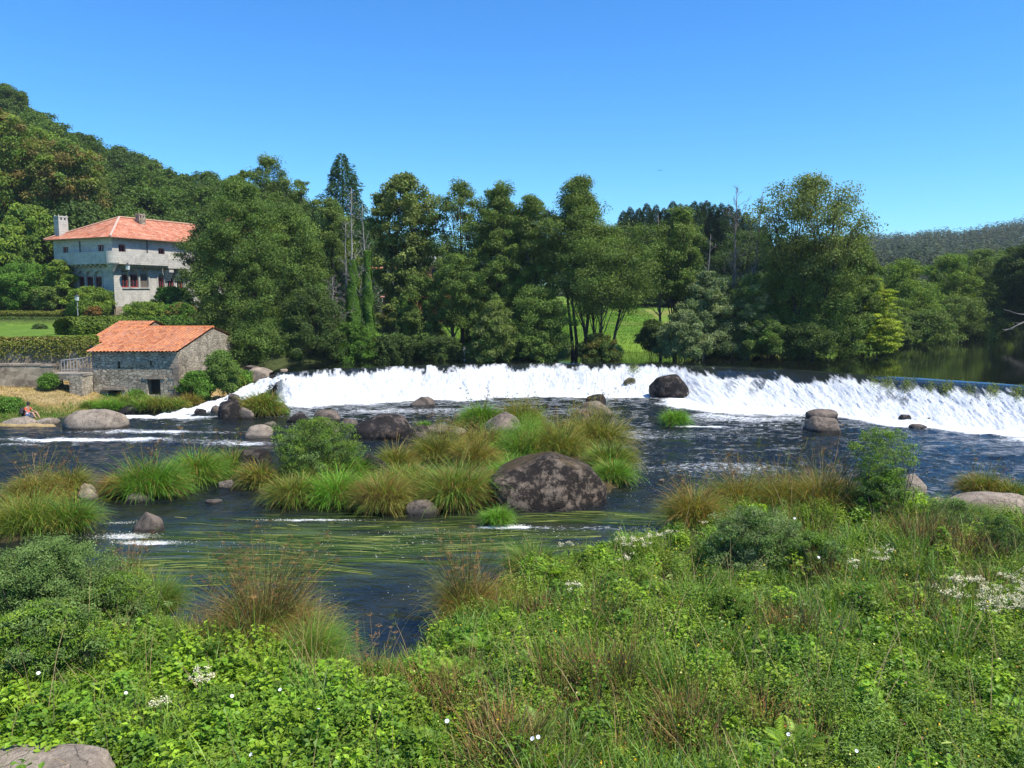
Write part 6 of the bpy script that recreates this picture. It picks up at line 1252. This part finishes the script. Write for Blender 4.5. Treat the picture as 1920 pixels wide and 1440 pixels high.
# bleached dead branches over the pool at right
for (x0_, y0_, x1_, y1_, lb, sd_) in ((1960, 602, 1882, 580, 'bleached dead branch reaching over the pool from right edge', 1), (1950, 592, 1882, 621, 'lower bleached dead branch dipping to the pool at right', 2)):
    r = np.random.default_rng(sd_); A_, B_ = at(x0_, y0_, 105), at(x1_, y1_, 104); B = MB(); t = np.linspace(0, 1, 7)[:, None]; pts = A_ + (B_ - A_) * t + r.normal(0, .1, (7, 3)); B.tube(pts - A_, np.linspace(.12, .03, 7), 5, (.25, .23, .21))
    for k in (2, 3, 4, 5): e = unit(B_ - A_ + r.normal(0, 1.5, 3)); B.tube([pts[k] - A_, pts[k] - A_ + e * 1.1], [.04, .015], 4, (.25, .23, .21))
    thing('dead_branch', lb, 'branch', tuple(A_), 'dead branches at the right edge', B.build('dead_branch', M_BARK))

# --- seated person with backpack
def skinned(name, verts, edges, radii, mat, parent, root=0, sub=1):
    me = bpy.data.meshes.new(name); me.from_pydata([tuple(v) for v in verts], edges, []); me.materials.append(mat); o = link(name, me, parent)
    md = o.modifiers.new('skin', 'SKIN'); md.use_smooth_shade = True
    for i, rr in enumerate(radii): me.skin_vertices[0].data[i].radius = (rr, rr)
    me.skin_vertices[0].data[root].use_root = True
    s = o.modifiers.new('sub', 'SUBSURF'); s.levels = sub; s.render_levels = sub; return o
SKIN = flat('skin', (.42, .24, .16), .6); OR_ = flat('orange_shirt', (.75, .09, .03), .85); WH_ = flat('white_shorts', (.62, .62, .68), .85); HAIR = flat('dark_hair', (.03, .022, .018), .7); PACK = flat('pack_fabric', (.035, .035, .035), .8); LIL = flat('lilac_mat', (.25, .22, .5), .85)
sc_ = at(50, 778, P(50, 785, .3)[1] * 1.0); sc_ = P(53, 781, .33)
per = thing('person', 'person in orange shirt and white shorts seated on the flat pale rock by the water', 'person', tuple(sc_)); per.rotation_euler[2] = radians(-12)
v = [(0, 0, .10), (-.04, 0, .28), (-.06, 0, .46), (-.02, 0, .60), (.03, 0, .70), (.07, 0, .80), (.08, 0, .88)]; e_ = [(i, i + 1) for i in range(6)]; rd = [.15, .14, .15, .10, .055, .095, .075]
def chain(pts, rads, root):
    k = len(v); e_.append((root, k)); 
    for i, (p_, q_) in enumerate(zip(pts, rads)):
        v.append(p_); rd.append(q_)
        if i: e_.append((k + i - 1, k + i))
    return len(v) - 1
for s in (-1, 1):
    chain([(.12, .10 * s, .10), (.48, .15 * s, .30), (.62, .15 * s, .08), (.78, .14 * s, -.14), (.90, .14 * s, -.16)], [.095, .065, .055, .04, .03], 0)
    w = chain([(-.03, .20 * s, .56), (.12, .26 * s, .36), (.34, .20 * s, .33), (.42, .18 * s, .33)], [.055, .042, .032, .026], 3)
    for f in range(5): chain([(.44, (.18 + (f - 2) * .018) * s, .335 - .006 * abs(f - 2)), (.50 - .012 * abs(f - 1.5), (.18 + (f - 2) * .022) * s, .31)], [.009, .007], w)
skinned('body', v, e_, rd, SKIN, per)
skinned('shirt', [(-.02, 0, .16), (-.05, 0, .30), (-.065, 0, .46), (-.03, 0, .60), (-.04, .17, .57), (.05, .24, .43), (-.04, -.17, .57), (.05, -.24, .43)], [(0, 1), (1, 2), (2, 3), (3, 4), (4, 5), (3, 6), (6, 7)], [.165, .155, .17, .12, .075, .065, .075, .065], OR_, per, 1)
skinned('shorts', [(0, 0, .10), (.12, .10, .11), (.36, .14, .24), (.12, -.10, .11), (.36, -.14, .24)], [(0, 1), (1, 2), (0, 3), (3, 4)], [.17, .115, .09, .115, .09], WH_, per)
B = MB(); B.lathe([(0.02, .14), (.075, .12), (.108, .06), (.112, 0), (.1, -.05)], (.065, 0, .845), 14); link('hair', B.build('hair', HAIR, True), per)
B = MB(); B.lathe([(0, .0), (.018, .008), (.012, .03), (0, .035)], (.165, 0, .80), 6); link('nose', B.build('nose', SKIN, True), per)
B = MB()
for s in (-1, 1): B.lathe([(0, -.008), (.01, 0), (0, .008)], (.155, .035 * s, .825), 6)
B.box(.15, .163, -.025, .025, .765, .773); link('face_features', B.build('face_features', HAIR), per)
bp = P(43, 780, .33); B = MB(); B.lathe([(0, 0), (.17, .02), (.2, .15), (.19, .38), (.13, .52), (.04, .56), (0, .56)], (0, 0, 0), 14); B.lathe([(0, .12), (.12, .12), (.13, .2), (.12, .32), (0, .33)], (.0, -.12, 0), 10)
pk = thing('backpack', 'black backpack standing behind the seated person', 'backpack', (bp[0], bp[1], bp[2])); link('bag', B.build('bag', PACK, True), pk); B = MB()
for s in (-.08, .08): B.tube([(.15, s, .1), (.24, s, .28), (.16, s, .48)], .02, 5)
link('strap', B.build('strap', PACK), pk)
B = MB(); B.box(-.35, .3, -.3, .3, 0, .03); thing('mat', 'lilac cloth spread on the rock under the seated person', 'cloth', (sc_[0], sc_[1], .31), me=B.build('mat', LIL))
bd = at(1238, 320, 60); B = MB(); B.add([(0, 0, 0), (-.12, .02, .05), (-.22, .05, .02), (-.11, .08, .03)], [[0, 1, 2, 3]]); B.add([(0, 0, 0), (.12, .02, .05), (.22, .05, .02), (.11, .08, .03)], [[0, 3, 2, 1]])
B.tube([(-.0, -.1, 0), (0, -.03, .01), (0, .07, 0), (0, .15, 0)], [.01, .025, .02, .005], 6); thing('bird', 'tiny dark bird flying in the clear sky', 'bird', tuple(bd), me=B.build('bird', HAIR))

# --- dry grass and greens on the left bank (uncountable)
r = np.random.default_rng(21); n = 60000; x = r.uniform(-52, -24, n); y = r.uniform(50, 66, n); z = ground(x, y); k_ = (z > .12) & (z < 2.2) & ~((x > mx0) & (y > my0)); x, y, z = x[k_], y[k_], z[k_]; n = len(x)
g_ = fbm(x * .3, y * .3, 0, 4, 9); gm = (g_ > .55) | ((z < .5) & (x > -41)); col = np.where(gm[:, None], pick(r, GR, n), pick(r, DRY, n) * 1.1)
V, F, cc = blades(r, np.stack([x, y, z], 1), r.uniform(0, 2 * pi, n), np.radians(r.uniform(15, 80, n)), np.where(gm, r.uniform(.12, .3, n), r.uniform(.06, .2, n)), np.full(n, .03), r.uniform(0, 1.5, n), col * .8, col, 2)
setting('bank_grass', mesh('bank_grass', V, F, M_GRASS, cc), 'stuff', 'short dry straw grass on the left bank')
r = np.random.default_rng(22); n = 90000; x = r.uniform(-18, 20, n); y = r.uniform(79.5, 130, n); z = ground(x, y); col = pick(r, np.concatenate([BRIGHT, GR]), n) * 1.2
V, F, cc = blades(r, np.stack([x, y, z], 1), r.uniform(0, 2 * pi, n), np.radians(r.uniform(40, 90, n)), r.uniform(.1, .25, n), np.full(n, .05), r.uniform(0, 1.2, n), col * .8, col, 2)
setting('meadow_grass', mesh('meadow_grass', V, F, M_GRASS, cc), 'stuff', 'mown bright green meadow grass behind the far bank')

# ------------------------------------------------------------------ near bank vegetation
def canopy(px, py, h):
    z = 1.0
    for _ in range(12): p = P(px, py, z); z = max(gz(p[0], p[1]), -.1) + h
    return P(px, py, z)
HBR = np.array([[.10, .195, .024], [.14, .235, .028], [.07, .15, .022]]); HGR = np.array([[.105, .18, .03], [.14, .205, .04], [.085, .15, .028]])
GLA = np.array([[.10, .155, .07], [.13, .19, .09], [.08, .13, .05]]); BLU = np.array([[.09, .17, .06], [.11, .19, .06]])
r = np.random.default_rng(91); NM = 5200
Ym = 9.0 + 26 * r.random(NM) ** 1.0; pxm = r.uniform(-330, 2250, NM); xm = (pxm - CX) / FPX * Ym * 1.04
keep = r.random(NM) < (Ym / 34) ** .35 * 1.0; xm, Ym, pxm = xm[keep], Ym[keep], pxm[keep]
e_near = np.concatenate([np.stack([r.uniform(-14, 16, 2600), r.uniform(7.5, 18, 2600)], 1)]); xm = np.concatenate([xm, e_near[:, 0]]); Ym = np.concatenate([Ym, e_near[:, 1]])
dn = sdist(NEAR, xm, Ym); zm = ground(xm, Ym); k_ = dn > .12
ledge = P(70, 1445, 1.15); k_ &= ~((((xm - ledge[0]) / 1.2) ** 2 + ((Ym - ledge[1]) / .40) ** 2) < 1) | (r.random(len(xm)) < .22)
xm, Ym, zm, dn = xm[k_], Ym[k_], zm[k_], dn[k_]; NM = len(xm); pxm = CX + FPX * xm / Ym
na = fbm(xm * .35, Ym * .35, 0, 3, 101); nb_ = fbm(xm * .6 + 9, Ym * .6, 0, 3, 103); nc_ = fbm(xm * .5, Ym * .5 + 7, 0, 3, 107)
edge = sst(0, 1.8, dn)
hm = (.28 + .75 * fbm(xm * .7, Ym * .7, 0, 3, 111)) * (.6 + .4 * edge) * r.uniform(.7, 1.25, NM); rm = r.uniform(.2, .42, NM)
wl = sst(1000, 600, pxm) * sst(19, 14, Ym)            # broad leaves rule the lower left
kind = np.where(r.random(NM) < .22 + .40 * wl, 0, np.where(nb_ > .57, 1, 2))
kind = np.where((na < .36) & (r.random(NM) < .6), 1, kind)
kind = np.where((nc_ > .66) & (r.random(NM) < .5) & (wl < .9), 3, kind); kind = np.where((na > .60) & (r.random(NM) < .5) & (wl < .95), 4, kind)
gx_ = np.zeros(NM)
def leafcover(name, sel, n, size, pal, asp, lab, hs=1.0, bright=1.0, upb=.8, stems=False):
    i = np.repeat(np.where(sel)[0], n); N = len(i); d = unit(r.normal(size=(N, 3)) + [0, 0, .35]); d[:, 2] = np.abs(d[:, 2]); rad = r.random(N) ** .33
    p = np.stack([xm[i] + d[:, 0] * rad * rm[i] * 1.25, Ym[i] + d[:, 1] * rad * rm[i] * 1.25, zm[i] + hm[i] * hs * (.12 + .9 * d[:, 2] * rad)], 1)
    cb = pick(r, pal, NM, .28)[i] * r.uniform(.7, 1.3, (N, 1)) * bright
    V, F, cc = leaves(r, p, d * .45 + [0, 0, upb] + r.normal(0, .38, (N, 3)), size * r.uniform(.5, 1.0, N) ** 1.5 * 1.75, cb, asp)
    setting(name, mesh(name, V, F, M_HERB, cc), 'stuff', lab)
leafcover('bramble_cover', (kind == 0), 230, .085, HBR, .72, 'bright broad leaved bindweed and bramble carpet on the near bank')
leafcover('herb_cover', (kind == 2), 260, .052, HGR, .42, 'fine leaved green herbs covering the near bank')
leafcover('pale_herb_cover', (kind == 4), 260, .05, BLU, .38, 'blue green mint like herbs on the near bank')
leafcover('undergrowth', (kind >= 0), 110, .07, HGR, .5, 'low green undergrowth between taller herbs', hs=.55, bright=.8)
def bladecover(name, sel, n, L, w, pal, lab, mat, palt=None, droop=(.4, 1.8), seg=3):
    i = np.repeat(np.where(sel)[0], n); N = len(i); a = r.uniform(0, 2 * pi, N); rad = np.sqrt(r.random(N)) * rm[i] * 1.1
    base = np.stack([xm[i] + np.cos(a) * rad, Ym[i] + np.sin(a) * rad, zm[i] + r.uniform(-.02, .12, N)], 1)
    cb = pick(r, pal, NM, .25)[i] * r.uniform(.7, 1.3, (N, 1)); ct = cb * 1.1 if palt is None else pick(r, palt, N, .3)
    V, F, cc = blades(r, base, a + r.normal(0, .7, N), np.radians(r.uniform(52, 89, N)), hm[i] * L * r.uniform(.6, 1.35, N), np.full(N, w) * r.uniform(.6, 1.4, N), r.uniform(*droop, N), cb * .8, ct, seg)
    setting(name, mesh(name, V, F, mat, cc), 'stuff', lab)
bladecover('meadow_grass_near', (kind == 1), 52, .88, .024, np.concatenate([HGR, BLU]), 'long soft green grass blades on the near bank', M_GRASS)
bladecover('scattered_grass', (kind != 1) & (r.random(NM) < .6), 6, 1.1, .018, HGR, 'scattered grass blades rising through the herbs', M_GRASS)
bladecover('dry_stalks', (kind == 3), 50, 1.2, .013, np.concatenate([OLV, BRN]), 'rust brown dry stalks among the greens', M_TWIG, BRN, (.1, .9))
leafcover('rusty_seedheads', (kind == 3) | ((kind == 1) & (r.random(NM) < .18)), 70, .030, np.concatenate([BRN * .8, OLV * .8]), .5, 'rust coloured seed heads and dock in the herbs', hs=1.25)
leafcover('dock_leaves', (r.random(NM) < .16) & (kind != 0), 16, .15, HGR * .95, .38, 'larger dock leaves among the fine herbs', hs=.9)
sel = (r.random(NM) < .12) & (kind != 0); bladecover('straw_stems', sel, 7, 1.9, .010, DRY * 1.3, 'pale dry straw stems standing over the herbs', M_TWIG, DRY * 1.4, (.05, .9))
# tiny coloured florets scattered in the herbs
i = r.integers(0, NM, 1500); p = np.stack([xm[i] + r.normal(0, .25, 1500), Ym[i] + r.normal(0, .25, 1500), zm[i] + hm[i] * r.uniform(.85, 1.1, 1500)], 1); k_ = (pxm[i] > 700); p = p[k_]; n = len(p)
cl = np.array([[.55, .38, .03], [.5, .33, .03], [.6, .58, .42], [.22, .06, .16], [.30, .10, .04]])[r.choice(5, n, p=[.35, .15, .15, .15, .2])]
V, F, cc = leaves(r, p, r.normal(0, .4, (n, 3)) + [0, -.5, .8], r.uniform(.02, .045, n), cl, .9); setting('wild_florets', mesh('wild_florets', V, F, M_HERB, cc), 'stuff', 'tiny yellow, cream and purple florets among the herbs')

# shrubs of the near bank and the river islets
def bush(name, label, px, py, top, hw, pal, seed, leaf, zb=None, nb=50, nc=7, nl=60, prof='bush', asp=.35, cr=None, fl=.7, trunk=.03, nt=4, group='bushes on the near bank and islets', z0=.12, bob=.3, cat='bush'):
    c = P(px, py, .3 if zb is None else zb); z = gz(c[0], c[1]); c = P(px, py, max(z, -.05)); R = hw * c[1] / FPX; H = at(px, top, c[1] + R * .3)[2] - c[2]
    return place(name, label, cat, (c[0], c[1] + R * .35, c[2] - .05), tree_meshes(seed, H, R, H * z0, prof=prof, pal=pal, nb=nb, nc=nc, nl=nl, leaf=leaf, asp=asp, cr=cr or R * .14, trunk=trunk, nt=nt, airy=True, fl=fl, bob=bob), group)
bush('shrub', 'grey green pinnate leaved shrub filling the left edge of the near bank', 70, 1215, 1015, 135, GLA, 301, .06, nb=70, nl=110, nc=8)
bush('shrub', 'smaller grey green shrub beside the large pinnate leaved one', 205, 1205, 1075, 90, np.concatenate([GLA, HGR]), 302, .055, nb=48, nl=90)
bush('shrub', 'dark leaved shrub below the grey green shrub at left', 60, 1300, 1130, 110, np.concatenate([GLA, HGR]), 303, .07, nb=48, nl=80)
bush('islet_bush', 'tall leafy olive green bush on the left half of the islet', 592, 900, 786, 84, np.concatenate([GLA, HGR, ALD2]), 304, .085, nb=46, nl=80, nc=8)
bush('willow_sapling', 'feathery young willow sapling standing over the far edge of bank', 1660, 975, 800, 66, HGR, 305, .085, nb=44, nl=34, nc=7, prof='vase', asp=.22, trunk=.025, nt=6, z0=.3)
bush('shrub', 'dense leafy base of the willow sapling', 1665, 985, 880, 62, np.concatenate([GLA, HGR]), 306, .075, nb=30, nl=70, asp=.3)
bush('shrub', 'silvery sage coloured bush on the upper right bank', 1420, 1080, 955, 95, np.concatenate([GLA * 1.15, SIL]), 307, .065, nb=50, nl=90, asp=.35)
bush('shrub', 'low silvery bush right of the sage coloured bush', 1530, 1090, 1000, 70, np.concatenate([GLA, HGR]), 308, .06, nb=34, nl=80)
bush('shrub', 'dark green bushy herb at the centre of the bank', 1370, 1210, 1110, 60, HGR * .85, 309, .06, nb=26, nl=80)
bush('shrub', 'feathery grey green weed before the pale slab', 1790, 1010, 935, 60, GLA, 310, .05, nb=26, nl=60)
bush('shrub', 'dark upright weed at right edge beside pale slab', 1880, 1050, 965, 45, np.concatenate([GLA, DRK * 1.6]), 311, .05, nb=22, nl=60)
bush('shrub', 'glossy round leaved bush in the lower left corner area', 420, 1380, 1290, 60, HGR, 312, .07, nb=24, nl=60, asp=.6)
# ferns
def fern_mesh(seed, L=.75, nf=11, pal=HBR):
    q = np.random.default_rng(seed); Vs, Fs, Cs, o = [], [], [], 0
    for f in range(nf):
        a = f * 2 * pi / nf + q.uniform(-.2, .2); l = L * q.uniform(.7, 1.1); t = np.linspace(0, 1, 26); h = np.array([cos(a), sin(a), 0]); s = np.array([-sin(a), cos(a), 0])
        pr = h * (t * l * .75)[:, None]; pr[:, 2] = l * (.75 * t - .42 * t ** 2.2) + .05; col = pick(q, pal, 1, .2)[0]
        for i in range(2, 26):
            w = l * .24 * sin(pi * min(1, .18 + t[i] * .82)) ; dd = pr[i] - pr[i - 1]; dd = dd / np.linalg.norm(dd)
            for sg in (-1, 1):
                b = pr[i]; e = b + s * sg * w + dd * w * .35 + [0, 0, -.12 * w]; hw = dd * l * .010
                Vs.append([b - hw, (b + e) / 2 - hw * 1.3, e, (b + e) / 2 + hw * 1.3 + [0, 0, .004]]); Fs.append([o, o + 1, o + 2, o + 3]); Cs += [col * q.uniform(.8, 1.2)] * 4; o += 4
    return mesh('fern', np.array(Vs).reshape(-1, 3), np.array(Fs), M_HERB, np.array(Cs))
FM = [fern_mesh(400 + k, pal=(HBR * 1.1 if k < 2 else BLU)) for k in range(4)]
for i, (px, py, lb) in enumerate([(850, 1268, 'bright fern overhanging the water at left tip of right bank'), (905, 1215, 'fern just above the overhanging bright fern'), (930, 1290, 'large arching fern right of the overhanging fern'), (985, 1255, 'shaded fern among brambles right of the arching fern'),
    (975, 1060, 'fern near the top edge of the bank above the channel'), (1040, 1075, 'fern right of the one near the channel edge'), (350, 1235, 'yellow green fern left of the upright one'), (392, 1222, 'upright yellow green fern below the rusty tussock'), (440, 1250, 'dark fern beneath the rusty tussock'),
    (600, 1320, 'light fern beside the centre front tussock'), (560, 1345, 'pale fern left of the light fern'), (990, 1385, 'fern near the bottom centre beside white bindweed'), (1010, 1425, 'fern at the very bottom centre'), (470, 1365, 'yellow green fern in the lower left carpet'), (610, 1410, 'fern low in the front carpet'), (1180, 1000, 'fern at the upper edge near cream flowers'), (800, 1400, 'small fern at bottom between bindweed and grass'), (1480, 1400, 'dark bladed fern at bottom right')]):
    p = canopy(px, py, .35); z = gz(p[0], p[1]); o = thing('fern', lb, 'fern', (p[0], p[1], z + .25), 'ferns on the near bank', FM[i % 4]); o.rotation_euler[2] = i * 1.3; s = rr_.uniform(.75, 1.1); o.scale = (s, s, s)
# white bindweed flowers
def trumpet():
    B = MB(); n = 16; B.lathe([(.004, -.05), (.010, -.02), (.024, .0), (.036, .006), (.038, .004), (.022, -.004), (.006, -.03)], (0, 0, 0), n, (.85, .85, .87)); me = B.build('petals', M_CLOTH, True)
    C_ = MB(); C_.tube([(0, 0, -.06), (.01, 0, -.12), (.0, .01, -.2)], .003, 4, (.1, .18, .03)); C_.lathe([(0, -.065), (.012, -.055), (.007, -.035)], (0, 0, 0), 6, (.1, .18, .03)); return me, C_.build('stem', M_HERB)
PM, SM = trumpet()
for i, (px, py, lb) in enumerate([(236, 1299, 'largest white bindweed bloom in the left carpet'), (838, 1352, 'white bindweed bloom at bottom centre left'), (998, 1385, 'white bindweed bloom beside the bottom centre fern'), (1009, 1382, 'second white bloom touching the one by bottom fern'), (1478, 1377, 'white bindweed bloom in dark hollow bottom right'), (1606, 1408, 'white bloom over the dark gap at lower right'), (435, 1305, 'small white bloom above the lower left fern'),
    (598, 1327, 'small white bloom left of the centre front tussock'), (72, 1262, 'white bloom at far left among dark leaves'), (470, 1415, 'white bloom low at the front of left carpet'), (1490, 972, 'tiny white bloom on the upper right bank'), (1535, 1045, 'white bloom in grass at upper right'), (525, 1293, 'small white bloom below the rusty tussock'), (1352, 1010, 'tiny white bloom near sage coloured bush')]):
    p = canopy(px, py, .95); o = thing('bindweed_flower', lb, 'flower', tuple(p), 'white bindweed flowers'); o.rotation_euler = (radians(40), radians(rr_.uniform(-20, 20)), rr_.uniform(-.6, .6)); o.scale = (rr_.uniform(.6, .95),) * 3; link('petals', PM, o); link('stem', SM, o)
# meadowsweet: cream plumes
def plume(seed):
    q = np.random.default_rng(seed); n = 170; c = q.normal(0, 1, (7, 3)) * [.075, .075, .035]; i = q.integers(0, 7, n); p = c[i] + q.normal(0, 1, (n, 3)) * [.026, .026, .018]
    V, F, cc = leaves(q, p, q.normal(0, .4, (n, 3)) + [0, 0, 1], q.uniform(.012, .026, n), pick(q, np.array([[.72, .68, .48], [.66, .60, .38], [.5, .46, .25]]), n, .15), .9); fl_ = mesh('florets', V, F, M_TWIG, cc)
    B = MB(); B.tube([(0, 0, -.65), (.02, 0, -.3), (0, 0, -.04)], .006, 4, (.12, .12, .04)); [B.tube([(0, 0, -.12), tuple(k)], .003, 3, (.13, .15, .05)) for k in c]; return fl_, B.build('stem', M_TWIG)
PL = [plume(500 + k) for k in range(4)]; LS = []
q = np.random.default_rng(12)
for _ in range(34): LS.append((q.uniform(1775, 1935), q.uniform(1068, 1142)))
LS = [p for p in LS if not (p[0] < 1830 and p[1] > 1118)]
lab = []
for i, (px, py) in enumerate(LS + [(1640, 1033), (1662, 1028), (1600, 1052), (1655, 1045), (1170, 1012), (1195, 1008), (1218, 1004), (1240, 1002), (1212, 1018), (1180, 1020), (1068, 1018), (1050, 1020), (1400, 985), (1172, 1042), (1075, 1095), (1320, 978), (376, 1260), (385, 1268), (300, 1315), (1258, 996)]):
    p = canopy(px, py, .95 if i < len(LS) else .8); big_ = i < len(LS)
    lb = 'cream meadowsweet plume in the dense patch at the right edge of bank' if big_ else ('cream meadowsweet plume in the loose group above centre bank' if px > 1000 and px < 1500 else ('cream plume in small group left of the dense meadowsweet patch' if px > 1500 else 'cream flower plume in the left green carpet'))
    o = thing('meadowsweet', lb, 'flower', tuple(p), 'cream meadowsweet plumes'); o.rotation_euler[2] = i; s = q.uniform(.8, 1.5); o.scale = (s, s, s * .9); link('florets', PL[i % 4][0], o); link('stem', PL[i % 4][1], o)
# bare pinkish stone ledge in the lower left corner
rock(25, 1484, 310, 40, M_RPALE, 'flat pinkish stone ledge in the bottom left corner', 'stones of the near bank', zb=.98, dep=.5, seed=88, flatk=.6, rough=.05, n=50, name='stone_ledge', cat='ledge')

# the air of the valley
B = MB(); B.box(-2060, 2060, -520, 2300, -3, 190)
m, ns, ls = newmat('valley_air'); pv = nd(ns, 'ShaderNodeVolumePrincipled'); pv.inputs['Density'].default_value = 0.00014; pv.inputs['Color'].default_value = (.80, .88, 1, 1); pv.inputs['Anisotropy'].default_value = 0.0
o_ = nd(ns, 'ShaderNodeOutputMaterial'); ls.new(pv.outputs[0], o_.inputs['Volume'])
setting('haze', B.build('haze', m), 'stuff', 'faint blue air that softens the far hill')
